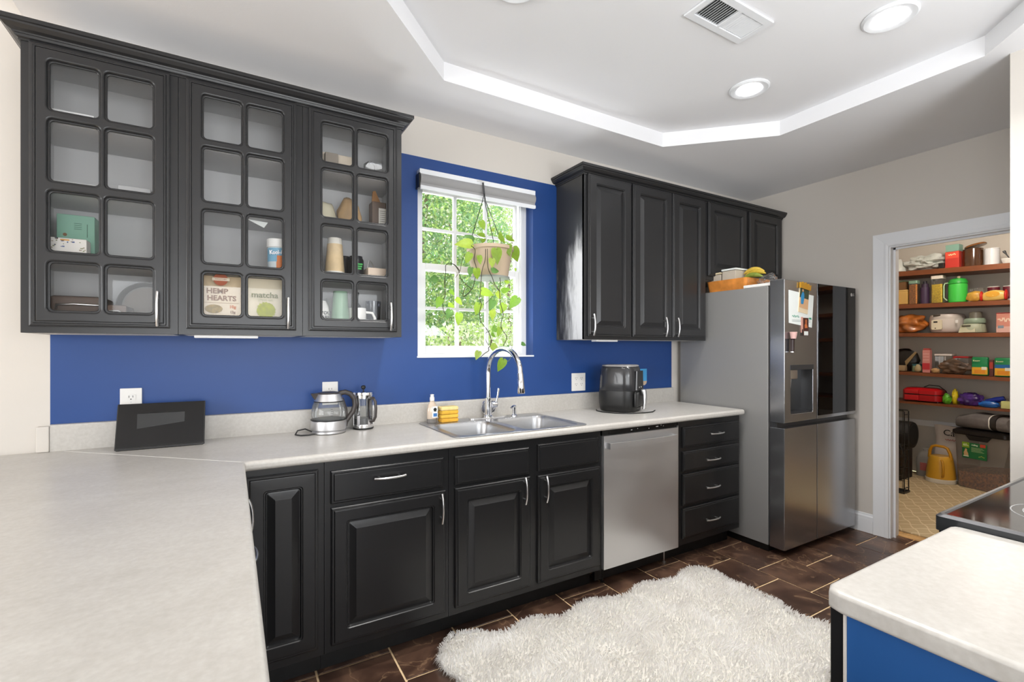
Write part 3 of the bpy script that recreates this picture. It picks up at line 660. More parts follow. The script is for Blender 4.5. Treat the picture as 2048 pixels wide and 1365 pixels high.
t = thing('fridge_magnet', 'small dark portrait card with a hand, below the paper on the fridge', 'magnet', (3.21, YP, 1.40), group='pictures on the fridge door')
MB().box(3.183, 3.243, YQ - .003, YQ, 1.400, 1.515).build('card', mat('card_maroon', '#4a231b', .5), t, 0)
mb = MB(); mb.prism([(3.200, 1.448), (3.198, 1.468), (3.208, 1.478), (3.206, 1.500), (3.214, 1.506), (3.221, 1.498), (3.219, 1.476), (3.228, 1.462), (3.230, 1.450)], YQ - .004, YQ - .003, 'y'); mb.build('painted_figure', mat('card_orange_skin', '#c8703c', .6), t, 0)
MB().box(3.190, 3.236, YQ - .0045, YQ - .003, 1.402, 1.428).build('painted_cloth', 'paper', t, 0)
t = thing('fridge_magnet', 'slim pink ribbon card half behind the portrait card', 'magnet', (3.16, YP, 1.40), group='pictures on the fridge door')
mb = MB(); mb.prism([(3.160, 1.52), (3.181, 1.52), (3.181, 1.425), (3.166, 1.418), (3.158, 1.42)], YQ - .002, YQ, 'y'); mb.build('card', mat('card_pink', '#cf9a8a', .6), t, 0)
mb = MB(); mb.box(3.168, 3.175, YQ - .004, YQ - .002, 1.398, 1.44); mb.build('dark_pin', 'blackpl', t, 0)
t = thing('makeup_brush', 'black brush with a pink collar hanging on the fridge door', 'brush', (3.035, YP, 1.293))
MB().lathe([(.011, 1.298), (.012, 1.37), (.015, 1.378)], 3.035, YP - .016, 14).build('handle', mat('brush_black', '#2a1714', .3), t, 40)
MB().lathe([(.015, 1.3785), (.022, 1.418), (.020, 1.420)], 3.035, YP - .023, 14).build('collar', mat('brush_pink', '#d9b0a8', .5), t, 40, label='pink flared collar')
MB().lathe([(.011, 1.292), (.011, 1.2975)], 3.035, YP - .016, 14).build('end_cap', 'nickel', t, 30)
# things on top of the fridge
M['amber'] = mat('amber_plastic', '#d98c42', .25, coat=.3, var=.25, vscale=14)
t = thing('storage_basket', 'amber plastic tray on top of the fridge, heaped with packets', 'basket', (3.12, -.35, 1.7225))
mb = MB(); R = []
for ins, z in ((.020, 1.723), (.0, 1.805), (.004, 1.805), (.024, 1.730)): R.append([(x, y, z) for x, y in rrect(3.03 + ins, 3.33 - ins, -.56 + ins, -.24 - ins * .3, .02, 3)])
mb.loops(R); mb.build('tray', 'amber', t, 40); MB().box(3.07, 3.29, -.52, -.28, 1.7305, 1.775, .01).build('contents', mat('brown_packets', '#8f6236', .7, var=.4, vscale=25), t, 30)
M['milky'] = glassy('milky_plastic', (.95, .93, .9), 1.2, .08, .62, '#e4d8c6')
t = thing('clear_box', 'clear lidded plastic box standing in the amber tray on the fridge', 'container', (3.12, -.30, 1.776), group='clear boxes in the amber tray')
MB().box(3.055, 3.20, -.345, -.265, 1.776, 1.855, .006).build('box', 'milky', t, 30); MB().box(3.050, 3.205, -.350, -.260, 1.8555, 1.868, .003).build('lid', mat('cream_lid', '#d9c9a6', .5), t, 30)
t = thing('clear_box', 'taller clear box with cream lid beside the bananas on the fridge', 'container', (3.12, -.42, 1.776), group='clear boxes in the amber tray')
MB().box(3.055, 3.20, -.465, -.355, 1.776, 1.872, .006).build('box', 'milky', t, 30); MB().box(3.050, 3.205, -.470, -.352, 1.8725, 1.885, .003).build('lid', 'paper', t, 30)
ban = []
for k, (dz, dy) in enumerate(((0, 0), (.022, .012), (.040, -.004))):
    pts = [(3.12 + .01 * k, -.475 - dy - .15 * (i / 8), 1.806 + dz + .022 * math.sin(PI * i / 8)) for i in range(9)]
    rr = [.004, .012, .016, .018, .018, .017, .015, .010, .004]
    o = MB().tube(pts, .016, 8, radii=rr).build('banana', mat('banana_%d' % k, ['#7f8f3a', '#c9a93a', '#d6b64a'][k], .5, var=.2, vscale=30), smooth=60)
    solo(o, ['green-tinged banana, lowest in the bunch on the fridge', 'yellow banana in the middle of the bunch on the fridge', 'topmost yellow banana on the fridge'][k], 'banana', 'bananas on the fridge')
def lumpy(name, c, s, m, seed, amp=.25, sub=3, freq=3., smooth=80, rz=0, flatz=None):
    from mathutils import noise
    t = bmesh.new(); bmesh.ops.create_icosphere(t, subdivisions=sub, radius=1)
    for v in t.verts:
        n = noise.noise(v.co * freq + Vector((seed * 7.1, seed * 3.3, 0))); k = 1 + amp * n
        v.co = Vector((v.co.x * s[0] * k, v.co.y * s[1] * k, v.co.z * s[2] * k))
    mn = min(v.co.z for v in t.verts)
    for v in t.verts:
        if v.co.z < mn * .8: v.co.z = mn * .8
    mn = min(v.co.z for v in t.verts); ro = Matrix.Rotation(rz, 4, 'Z')
    for v in t.verts: v.co = ro @ v.co + Vector((c[0], c[1], c[2] - mn))
    mb = MB(); mb.add(t); t.free(); return mb
solo(lumpy('bag', (3.13, -.655, 1.723), (.05, .06, .05), None, 4, .5).build('plastic_bag', 'clear', smooth=60), 'crumpled clear plastic bag right of the bananas on the fridge', 'bag')
t = thing('whisk', 'tiny metal whisk with round knob on top of the fridge', 'utensil', (3.15, -.78 + .05, 1.7225))
t.location = (3.15, -.70, 1.743); ORG[t] = Vector(t.location)
MB().tube([(3.17, -.69, 1.7515), (3.19, -.64, 1.765), (3.2, -.60, 1.77)], .006, 8).build('rod', 'nickel', t, 50); MB().lathe([(.001, 1.750), (.012, 1.756), (.013, 1.765), (.001, 1.776)], 3.2, -.595, 12).build('knob', 'nickel', t, 60)

# ------------------------------------------------------------------ island and range
t = thing('island_cabinet', 'blue-ended base cabinet under the near right worktop', 'cabinet', (1.16, -2.45, 0))
MB().box(.905, 1.436, -3.1, -2.155, .10, .8735).build('body', 'black', t, 0)
MB().box(.893, .905, -3.1, -2.153, .0015, .8735).build('end_panel', 'bluepanel', t, 0, label='blue painted end panel')
MB().box(.889, .905, -2.1525, -2.149, .0015, .8735).build('caulk_strip', 'beige', t, 0)
MB().box(.891, 1.436, -2.1485, -2.128, .10, .8735, .001, 1).build('face_frame', 'black', t, 0)
MB().box(.95, 1.43, -2.21, -2.19, .0015, .10).build('toe_kick', 'toe', t, 0)
mt = Matrix(((-1, 0, 0, 0), (0, 0, 1, -2.128), (0, 1, 0, 0), (0, 0, 0, 1)))
for a, b, c, d, P in ((.93, 1.41, .145, .686, DOOR), (.93, 1.41, .703, .838, DRAW)):
    o = ringdoor(-b, -a, c, d, P, mt).build('door' if d < .7 else 'drawer', 'black', t, 30)
    m2 = mt @ Matrix.Translation((-.97 if d < .7 else -1.17, .60 if d < .7 else .77, .020)) @ (Matrix.Identity(4) if d < .7 else Matrix.Rotation(PI / 2, 4, 'Z')); pull(m2, o)
t = thing('island_worktop', 'pale greige laminate worktop at the near right, beside the range', 'worktop', (1.16, -2.6, .874))
plate([(.873, -3.15), (1.438, -3.15), (1.438, -2.140), (1.433, -2.128), (1.420, -2.123), (.900, -2.123), (.880, -2.131), (.873, -2.150)], [], .036, .008, Matrix.Translation((0, 0, .892)), 'counter_slab', 'counter', t, 40, res=3)
t = thing('range', 'black electric range with smooth glass cooktop', 'range', (1.82, -2.4, 0))
MB().box(1.442, 2.200, -2.74, -2.118, .03, .905).build('body', 'blackpl', t, 0)
for x in (1.47, 2.17):
    for y in (-2.70, -2.15): MB().lathe([(.015, .001), (.015, .03)], x, y, 10).build('leg', 'blackpl', t, 30)
mb = MB(); mb.prism(rrect(1.440, 2.202, -2.745, -2.090, .012, 4), .888, .921); mb.build('cooktop_frame', mat('cooktop_frame_black', '#3c3e40', .22, .5), t, 30, label='glossy black rim')
mb = MB(); R = [[(x, y, .921) for x, y in rrect(1.440, 2.202, -2.745, -2.090, .012, 4)], [(x, y, .927) for x, y in rrect(1.446, 2.196, -2.739, -2.096, .012, 4)], [(x, y, .927) for x, y in rrect(1.452, 2.190, -2.733, -2.102, .010, 4)], [(x, y, .924) for x, y in rrect(1.455, 2.187, -2.730, -2.105, .010, 4)]]
mb.loops(R, False, False); mb.build('raised_rim', 'greymetal', t, 30)
mb = MB(); mb.prism(rrect(1.455, 2.187, -2.730, -2.105, .010, 4), .9212, .9238); top = mb.build('cooktop_glass', mat('cooktop_glass', '#141516', .07, 0, spec=.8), t, 0, label='black glass cooking surface')
for cx, cy, r in ((1.68, -2.27, .105), (2.0, -2.27, .08), (1.68, -2.57, .08), (2.0, -2.57, .105)):
    for rr in (r, r * .80): MB().lathe([(rr - .0012, .9238), (rr - .0012, .9241), (rr + .0012, .9241), (rr + .0012, .9238)], cx, cy, 40, cap0=False, cap1=False).build('burner_ring', mat('burner_ring_grey', '#8d8f90', .4) if 'br' not in M else M['br'], top, 0); M['br'] = bpy.data.materials['burner_ring_grey']
MB().box(1.444, 2.198, -2.117, -2.098, .80, .888).build('front_panel', 'blackgloss', t, 0); MB().box(1.46, 2.18, -2.117, -2.104, .22, .78, .003).build('oven_door', 'blackgloss', t, 30); MB().tube([(1.50, -2.075, .755), (2.14, -2.075, .755)], .011, 10).build('oven_handle', 'nickel', t, 40)
for x in (1.52, 2.12): MB().tube([(x, -2.104, .755), (x, -2.08, .755)], .006, 8).build('handle_post', 'nickel', t, 40)
t = thing('end_cabinet', 'black base cabinet between range and corner wall', 'cabinet', (2.57, -2.45, 0))
MB().box(2.206, 2.938, -2.74, -2.128, .10, .8735).build('body', 'black', t, 0); MB().box(2.206, 2.938, -2.70, -2.19, .0015, .10).build('toe_kick', 'toe', t, 0)
o = ringdoor(-2.55, -2.22, .145, .84, DOOR, mt).build('door', 'black', t, 30); o = ringdoor(-2.92, -2.57, .145, .84, DOOR, mt).build('door', 'black', t, 30)
MB().box(2.206, 2.940, -2.74, -2.10, .8745, .91, .006).build('counter_slab', 'counter', t, 30)

# ------------------------------------------------------------------ fluffy rug
far = [(0.742, -0.689), (0.776, -0.627), (0.818, -0.582), (0.865, -0.557), (0.963, -0.588), (1.023, -0.646), (1.079, -0.661), (1.129, -0.653), (1.168, -0.634), (1.25, -0.628), (1.329, -0.667), (1.376, -0.692), (1.441, -0.679), (1.512, -0.651), (1.579, -0.64), (1.651, -0.665), (1.756, -0.701), (1.826, -0.697), (1.892, -0.658), (1.97, -0.655), (2.072, -0.695), (2.169, -0.708), (2.236, -0.673), (2.332, -0.659), (2.394, -0.696), (2.423, -0.769), (2.408, -0.838), (2.399, -0.894), (2.414, -0.974), (2.413, -1.083), (2.415, -1.154), (2.37, -1.233), (2.381, -1.308), (2.417, -1.382)]
near = [(2.39, -1.47), (2.33, -1.53), (2.24, -1.56), (2.12, -1.54), (2.02, -1.58), (1.90, -1.60), (1.78, -1.55), (1.66, -1.57), (1.54, -1.61), (1.42, -1.58), (1.30, -1.55), (1.18, -1.58), (1.06, -1.60), (.95, -1.56), (.86, -1.48), (.83, -1.38), (.86, -1.28), (.80, -1.18), (.77, -1.06), (.80, -.96), (.765, -.882), (.76, -.803), (.738, -.765)]
RUG = far + near
def _pile():
    m = mat('rug_pile', '#fbf9f6', .9, var=.16, vscale=4); nt = m.node_tree; b = nt.nodes['Principled BSDF']
    tl = nt.nodes.new('ShaderNodeBsdfTranslucent'); tl.inputs[0].default_value = lin('#fbf9f6'); mx = nt.nodes.new('ShaderNodeMixShader'); mx.inputs[0].default_value = .5
    out = [n for n in nt.nodes if n.type == 'OUTPUT_MATERIAL'][0]; nt.links.new(b.outputs[0], mx.inputs[1]); nt.links.new(tl.outputs[0], mx.inputs[2]); nt.links.new(mx.outputs[0], out.inputs[0]); return m
M['pile'] = _pile()
M['rugbase'] = mat('rug_backing', '#dcd8d0', .9)
def inside(x, y):
    c = False; j = len(RUG) - 1
    for i in range(len(RUG)):
        if (RUG[i][1] > y) != (RUG[j][1] > y) and x < (RUG[j][0] - RUG[i][0]) * (y - RUG[i][1]) / (RUG[j][1] - RUG[i][1]) + RUG[i][0]: c = not c
        j = i
    return c
t = thing('sheepskin_rug', 'white fluffy sheepskin-style rug with a wavy edge on the tiles', 'rug', (1.6, -1.1, .001))
cx, cy = 1.6, -1.1
mb = MB(); R = [[(cx + (x - cx) * k, cy + (y - cy) * k, z) for x, y in RUG] for k, z in ((.985, .001), (.99, .010), (.975, .018), (.6, .020))]
mb.loops(R); mb.build('backing', 'rugbase', t, 30)
rnd = random.Random(3); vs = []; fs = []; g = .0085
from mathutils import noise as mnoise
xx = .72
while xx < 2.45:
    yy = -1.62
    while yy < -.54:
        px, py = xx + rnd.uniform(-.5, .5) * g, yy + rnd.uniform(-.5, .5) * g
        if inside(px, py):
            n1 = mnoise.noise(Vector((px * 9, py * 9, 0))); n2 = mnoise.noise(Vector((px * 9 + 50, py * 9, 3)))
            for q in range(1):
                lx, ly = n1 * .020 + rnd.gauss(0, .006), n2 * .020 + rnd.gauss(0, .006) - .003
                ang = rnd.uniform(0, PI); w = .0032; dx, dy = math.cos(ang) * w, math.sin(ang) * w; h = rnd.uniform(.024, .036) + n1 * .006
                b = len(vs); vs += [(px - dx, py - dy, .012), (px + dx, py + dy, .012), (px + lx * .6 + dx * .7, py + ly * .6 + dy * .7, .012 + h * .62), (px + lx * .6 - dx * .7, py + ly * .6 - dy * .7, .012 + h * .62), (px + lx * 1.5, py + ly * 1.5, .010 + h)]
                fs += [(b, b + 1, b + 2, b + 3), (b + 3, b + 2, b + 4)]
        yy += g
    xx += g
# longer tufts hanging over the edge
for i in range(len(RUG)):
    a, b2 = Vector(RUG[i]), Vector(RUG[(i + 1) % len(RUG)]); L = (b2 - a).length; n = Vector((b2 - a)).normalized(); n = Vector((-n.y, n.x))
    for k in range(int(L / .0018)):
        p = a + (b2 - a) * rnd.random(); w = .0018; out = n * rnd.uniform(.008, .028) + Vector((rnd.gauss(0, .006), rnd.gauss(0, .006))); tn = Vector((b2 - a)).normalized() * w; h = rnd.uniform(.004, .03); p = p - n * .008
        b = len(vs); m_ = p + out * .6; e = p + out
        vs += [(p.x - tn.x, p.y - tn.y, .014), (p.x + tn.x, p.y + tn.y, .014), (m_.x + tn.x * .7, m_.y + tn.y * .7, .018 + h * .6), (m_.x - tn.x * .7, m_.y - tn.y * .7, .018 + h * .6), (e.x, e.y, .006 + h * .5)]
        fs += [(b, b + 1, b + 2, b + 3), (b + 3, b + 2, b + 4)]
me = bpy.data.meshes.new('pile'); me.from_pydata(vs, [], fs); me.materials.append(M['pile'])
finish(me, 'pile', t, 0, None, False, stuff=True)
# ------------------------------------------------------------------ ceiling fittings
def can(x, y, lb):
    t = thing('recessed_light', lb, 'light', (x, y, TZ - .012), group='recessed ceiling lights')
    MB().lathe([(.098, TZ - .001), (.098, TZ - .006), (.090, TZ - .012), (.066, TZ - .009), (.060, TZ - .004)], x, y, 40).build('trim_ring', 'trim', t, 40)
    MB().lathe([(.001, TZ - .0105), (.060, TZ - .0105), (.060, TZ - .0095), (.001, TZ - .0095)], x, y, 32).build('lens', mat('led_lens', '#ffffff', .5, emit=('#ffffff', 14)) if 'led' not in M else M['led'], t, 0); M['led'] = bpy.data.materials['led_lens']
    d = bpy.data.lights.new('downlight', 'AREA'); d.shape = 'DISK'; d.size = .12; d.energy = 8; d.spread = math.radians(125); d.color = (1, .98, .95)
    o = bpy.data.objects.new('downlight', d); COL.objects.link(o); o.location = (x, y, TZ - .016)
can(2.372, -1.012, 'round recessed ceiling light nearer the window wall, right of the vent'); can(2.362, -1.645, 'round recessed ceiling light farther right in the tray ceiling'); can(.93, -1.012, 'recessed ceiling light just peeking in at the top edge, left of the vent'); can(.93, -1.645, 'recessed ceiling light mirrored in the upper glass of the cabinet by the window')
t = thing('ceiling_vent', 'white rectangular louvred air vent in the tray ceiling', 'vent', (1.79, -1.30, TZ - .012))
vx0, vx1, vy0, vy1 = 1.612, 1.972, -1.385, -1.218
plate([(vx0, vy0), (vx1, vy0), (vx1, vy1), (vx0, vy1)], [[(1.640, -1.352), (1.640, -1.250), (1.783, -1.250), (1.783, -1.352)], [(1.800, -1.352), (1.800, -1.250), (1.945, -1.250), (1.945, -1.352)]], .010, .003, Matrix.Translation((0, 0, TZ - .0056)), 'frame', 'trim', t, 30)
MB().box(1.642, 1.943, -1.350, -1.252, TZ - .0012, TZ - .0004).build('duct_backing', mat('duct_dark', '#4c4c4c', .8, var=.5, vscale=60), t, 0)
for i in range(11):
    for x0, a in ((1.645, -.9), (1.805, .9)):
        x = x0 + i * .0132; mb = MB(); mb.box(-.0055, .0055, -1.350, -1.252, -.0005, .0005); mb.xf(Matrix.Translation((x, 0, TZ - .0058)) @ Matrix.Rotation(a if a < 0 else .45, 4, 'Y')); mb.build('louvre', 'trim', t, 0)
# ------------------------------------------------------------------ counter items
t = thing('smart_display', 'black tablet display leaning on its dock at the left of the worktop', 'tablet', (-.248, -.12, .9105))
mt = Matrix.Translation((-.248, -.152, .912)) @ Matrix.Rotation(math.radians(-1.0), 4, 'Z') @ Matrix.Rotation(math.radians(-20), 4, 'X')
mb = MB(); mb.box(-.150, .150, 0, .008, .002, .190, .003).xf(mt); mb.build('screen_body', 'blackpl', t, 30)
mb = MB(); mb.box(-.146, .146, -.0008, -.0001, .012, .187).xf(mt); mb.build('screen_glass', mat('tablet_glass', '#0c0c0d', .06, spec=.4), t, 0, label='glossy dark screen')
mb = MB(); mb.box(-.146, .146, -.004, .006, -.0005, .010, .003).xf(mt); mb.build('lower_lip', 'blackpl', t, 30)
mb = MB(); mb.prism([(-.140, .9107), (-.075, .9107), (-.090, 1.05), (-.110, 1.05)], -.33, -.17, 'x'); mb.build('dock', 'blackpl', t, 30)
def outlet(x0, x1, z0, z1, lb, kind):
    t = thing('outlet_plate' if kind != 'sw' else 'switch_plate', lb, 'outlet' if kind != 'sw' else 'switch', ((x0 + x1) / 2, -.001, z0))
    MB().box(x0, x1, -.007, -.0006, z0, z1, .0022, 2).build('plate', 'white', t, 30); cx = (x0 + x1) / 2
    def socket(cx, z, r=.0165):
        mb = MB(); mb.prism([(cx + min(1, max(-1, 1.25 * math.cos(a))) * r, z + min(1, max(-1, 1.0 * math.sin(a))) * r * .85) for a in [2 * PI * i / 20 for i in range(20)]], -.0085, -.0071, 'y'); s = mb.build('socket', 'white', t, 0)
        MB().box(cx - .0075, cx - .0055, -.0089, -.0085, z - .002, z + .007).box(cx + .0055, cx + .0075, -.0089, -.0085, z - .001, z + .007).box(cx - .002, cx + .002, -.0089, -.0085, z - .010, z - .006).build('slots', 'blackpl', s, 0)
    if kind == 'sw':
        socket(x0 + .035, z0 + .045, .013); socket(x0 + .035, z0 + .085, .013)
        for z in (.045, .085): socket(x1 - .035, z0 + z, .013)
    else:
        socket(cx, z0 + .037); socket(cx, z0 + .078); MB().lathe([(.001, -.0075), (.003, -.0075), (.003, -.0071)], cx, (z0 + .0575), 10, 'y').build('screw', 'nickel', t, 0)
outlet(-.402, -.328, 1.033, 1.149, 'white outlet behind the tablet display', 'o')
outlet(.395, .470, 1.031, 1.148, 'white outlet behind the glass kettle', 'o')
outlet(1.966, 2.082, 1.030, 1.150, 'white double-gang outlet left of the air fryer', 'sw')
# kettle
KX, KY = .407, -.118
t = thing('electric_kettle', 'glass and steel electric kettle with a dark handle', 'kettle', (KX, KY, .9105))
MB().lathe([(.070, .911), (.079, .914), (.079, .922), (.074, .927), (.001, .927)], KX, KY, 36).build('power_base', 'steel', t, 40)
MB().lathe([(.079, .9275), (.080, .929), (.0815, .931), (.0815, .968), (.079, .972), (.001, .972)], KX, KY, 36).build('steel_band', 'steel', t, 40)
MB().lathe([(.080, .972), (.0825, .974), (.0825, .977), (.078, .978)], KX, KY, 36).build('band_ring', 'blackpl', t, 40)
M['kglass'] = glassy('kettle_glass', (.98, .985, .98), .9, .02, .10, '#d0d2d0')
MB().lathe([(.076, .978), (.080, .990), (.080, 1.010), (.073, 1.045), (.066, 1.062)], KX, KY, 36, cap0=False, cap1=False).build('glass_body', 'kglass', t, 60)
MB().lathe([(.067, 1.060), (.068, 1.062), (.067, 1.065), (.066, 1.065)], KX, KY, 36).build('glass_ring', 'blackpl', t, 40)
MB().lathe([(.0665, 1.065), (.055, 1.098), (.050, 1.100), (.045, 1.100)], KX, KY, 36, cap0=False, cap1=False).build('steel_collar', 'steel', t, 40)
MB().lathe([(.052, 1.0985), (.050, 1.104), (.030, 1.109), (.001, 1.110)], KX, KY, 30).build('lid', mat('smoke_brown_plastic', '#3b3634', .3), t, 40, label='dark hinged lid')
M['smoke'] = bpy.data.materials['smoke_brown_plastic']
mb = MB(); mb.loops([[(KX - .045, KY - .022, 1.103), (KX - .045, KY + .022, 1.103), (KX - .055, KY + .014, 1.062), (KX - .055, KY - .014, 1.062)], [(KX - .082, KY - .010, 1.102), (KX - .082, KY + .010, 1.102), (KX - .072, KY + .008, 1.082), (KX - .072, KY - .008, 1.082)]]); mb.build('spout', 'smoke', t, 30)
hp = [(.046, 1.098), (.075, 1.103), (.100, 1.093), (.118, 1.068), (.122, 1.035), (.112, 1.005), (.092, .978), (.080, .962)]
MB().tube([(KX + a, KY - .006, z) for a, z in hp], .0095, 12, flat=1.3).build('handle', 'smoke', t, 60)
MB().tube([(KX + .062, KY, 1.075), (KX + .080, KY, 1.02), (KX + .086, KY, .965), (KX + .080, KY, .935)], .0065, 10).build('handle_spine', 'smoke', t, 60)
for k in range(4): MB().box(KX - .006, KX + .006 - .002 * (k % 2), KY - .0815 - .0002 * k, KY - .0810, 1.000 + k * .010, 1.0012 + k * .010).build('level_mark', 'greymetal', t, 0)
solo(MB().tube([(KX - .078, KY - .01, .922), (KX - .105, KY + .005, .935), (KX - .138, KY + .005, .930), (KX - .150, KY - .015, .915), (KX - .130, KY - .045, .9142), (KX - .095, KY - .050, .9142), (KX - .070, KY - .045, .916)], .0035, 8).build('power_cord', 'blackpl', smooth=60), 'black power cord looped left of the kettle', 'cord')
# french press
PX, PY = .578, -.088
t = thing('french_press', 'chrome-framed glass french press beside the kettle', 'coffee maker', (PX, PY, .9105))
MB().lathe([(.048, .911), (.051, .913), (.051, .918), (.047, .919)], PX, PY, 32).build('base_ring', 'blackpl', t, 40)
MB().lathe([(.0475, .919), (.0480, .932), (.0465, .936)], PX, PY, 32, cap1=False).build('lower_band', 'chrome', t, 40)
MB().lathe([(.0445, .922), (.0445, 1.082)], PX, PY, 32, cap1=False).build('glass_beaker', 'kglass', t, 60)
MB().lathe([(.001, .935), (.043, .935), (.043, .965), (.001, .965)], PX, PY, 28).build('plunger_stack', 'greymetal', t, 30)
MB().lathe([(.0475, 1.066), (.0485, 1.066), (.0485, 1.080), (.0475, 1.080)], PX, PY, 32).build('upper_band', 'chrome', t, 40)
for a in (-2.3, -1.2, -.2, .9, 2.0, 3.1):
    x, y = PX + .0475 * math.cos(a), PY + .0475 * math.sin(a); n = Vector((math.cos(a), math.sin(a), 0)); tg = Vector((-n.y, n.x, 0)); w = .0075
    mb = MB(); mb.loops([[Vector((x, y, z)) + tg * s * w + n * d for s, d in ((-1, 0), (1, 0), (1, .0012), (-1, .0012))] for z in (.930, 1.070)]); mb.build('frame_strap', 'chrome', t, 0)
MB().lathe([(.048, 1.080), (.052, 1.084), (.051, 1.096), (.046, 1.099), (.001, 1.101)], PX, PY, 32).build('lid', 'chrome', t, 40)
MB().lathe([(.003, 1.100), (.003, 1.108), (.009, 1.112), (.012, 1.120), (.009, 1.128), (.001, 1.130)], PX, PY, 20).build('plunger_knob', 'blackpl', t, 60)
ha = -1.0; hx, hy = math.cos(ha), math.sin(ha)
MB().tube([(PX + hx * r, PY + hy * r, z) for r, z in ((.048, 1.066), (.068, 1.068), (.080, 1.050), (.083, 1.015), (.080, .975), (.068, .955), (.050, .950))], .0065, 10, flat=1.2).build('handle', 'smoke', t, 60)
# dish soap
SX, SY = .935, -.118
t = thing('dish_soap_bottle', 'clear dish soap bottle with white cap on the sink rim', 'bottle', (SX, SY, .916))
mb = MB(); mb.lathe([(.024, .9165), (.027, .920), (.027, .985), (.022, 1.012), (.013, 1.028), (.011, 1.035)], SX, SY, 24, sx=1.05, sy=.62); mb.build('bottle', mat('soap_clear', '#cbb9a6', .12, coat=.6, var=.12), t, 50)
MB().lathe([(.027, .917), (.0275, .921), (.0275, .938), (.001, .938)], SX, SY, 24, sx=1.06, sy=.64).build('liquid', mat('soap_liquid', '#6e6a66', .2), t, 50)
MB().lathe([(.0125, 1.035), (.0125, 1.052), (.010, 1.054), (.009, 1.064), (.011, 1.068), (.004, 1.070)], SX, SY, 18).build('cap', 'white', t, 40, label='white flip cap')
lab = MB(); lab.box(SX - .006, SX + .024, SY - .0185, SY - .0172, .945, 1.005); lab.build('label', 'paper', t, 0)
MB().box(SX + .000, SX + .021, SY - .0189, SY - .0185, .950, .968, .0001).build('label_band', mat('label_blue', '#3a6ea8', .5), t, 0)
mb = MB(); mb.lathe([(.007, 0), (.0095, 0), (.0095, .0003), (.007, .0003)], 0, 0, 20); mb.xf(FR(SX + .010, SY - .0186, .988)); mb.build('label_emblem', 'blackpl', t, 0)
scribble(.018, .005, FR(SX + .010, SY - .0189, .978), 'blackpl', t)
# sponges
SC = ['#d7a032', '#e0cf9c', '#d9a52f', '#e3d19a']
for k in range(4):
    z = .9160 + k * .0212; a = [.02, -.03, .05, .0][k]
    mb = MB(); mb.box(-.050, .050, -.030, .030, 0, .0208, .006, 3)
    for v in mb.bm.verts: v.co.z += .0004 * math.sin(v.co.x * 60)
    o = mb.build('sponge', mat('sponge_%d' % k, ['#d6a23a', '#e2b548', '#dfae3f', '#e6cf8f'][k], .95, bump=1, bscale=200, var=.12, vscale=40), smooth=40)
    o.location = (1.025, -.125, z); o.rotation_euler = (0, 0, a)
    o['label'] = ['yellow sponge at the bottom of the stack by the soap bottle', 'second sponge from the bottom of the stack by the sink', 'third sponge from the bottom, deep yellow, by the sink', 'topmost pale yellow sponge of the stack by the sink'][k]; o['category'] = 'sponge'; o['group'] = 'stacked sponges on the sink rim'; ORG[o] = Vector(o.location)
# air fryer
AX, AY = 2.205, -.215
t = thing('air_fryer', 'black basket air fryer with silver handle, near the fridge', 'air fryer', (AX, AY, .9105), rz=math.radians(28))
R = []
def rr2(s, z, k=1.0): return [(x, y, z) for x, y in rrect(-.128 * s, .128 * s, -.128 * s * k, .128 * s * k, .088 * s, 7)]
for s, z in ((.88, .0015), (.93, .010), (.985, .05), (1.0, .10), (.985, .135)): R.append(rr2(s, z))
MB().loops(R).build('lower_body', 'blackpl', t, 60, local=True)
R = [rr2(.975, .1355)] + [rr2(s, z) for s, z in ((.985, .140), (.96, .20), (.93, .255), (.90, .278), (.86, .290), (.80, .296))]
MB().loops(R).build('upper_body', mat('fryer_graphite', '#2e2e30', .22, coat=.3), t, 60, local=True)
R = [rr2(s, z) for s, z in ((.86, .2905), (.84, .298), (.78, .300))]; MB().loops(R).build('top_panel', mat('fryer_top_grey', '#8b8886', .3), t, 60, local=True)
mb = MB()
mb.loops([[(s * .075 * math.cos(0) if False else x, -.1285 * k - .003, z) for x, z in ((-.070, .142), (.070, .142), (.060, .262), (-.060, .262))] for k in (1.0,)] + [[(x, -.123, z) for x, z in ((-.070, .142), (.070, .142), (.060, .262), (-.060, .262))]]); mb.build('display', 'blackgloss', t, 30, local=True, label='glossy black control panel')
for x in (-.02, .02): MB().lathe([(.004, -.1330), (.004, -.1316)], x, .158, 10, 'y').build('indicator', 'white', t, 0, local=True)
MB().box(-.095, .095, -.1345, -.120, .030, .132, .012, 3).build('basket_drawer', 'blackpl', t, 50, local=True)
mb = MB(); mb.loops([[(x, y, z) for x, y in rrect(-.016, .016, a, b, .007, 3)] for a, b, z in ((-.166, -.148, .018), (-.172, -.152, .060), (-.172, -.150, .110), (-.168, -.133, .142))]); mb.build('handle', 'nickel', t, 50, local=True, label='silver vertical handle')
MB().box(-.012, .012, -.160, -.134, .105, .130, .003).build('handle_mount', 'blackpl', t, 30, local=True)
solo(MB().tube([(AX - .135, AY + .08, .9155), (AX - .168, AY + .04, .9145), (AX - .178, AY - .03, .9145), (AX - .145, AY - .11, .9145), (AX - .075, AY - .172, .9145), (AX + .02, AY - .19, .9145), (AX + .10, AY - .185, .9145), (AX + .17, AY - .14, .9145)], .0035, 8).build('power_cord', 'blackpl', smooth=60), 'black cord curling round the front of the air fryer', 'cord')
t = thing('wall_card', 'blue and sand coloured card behind the air fryer', 'card', (2.64, -.002, 1.044))
MB().box(2.585, 2.668, -.0035, -.0008, 1.075, 1.166, .001).build('card', mat('card_sky_blue', '#4aa3dc', .5), t, 0); mb = MB(); mb.prism([(2.597, 1.044), (2.585, 1.075), (2.668, 1.075), (2.662, 1.055), (2.645, 1.044)], -.0035, -.0008, 'y'); mb.build('card_base', mat('card_sandy', '#c9b29a', .6), t, 0)
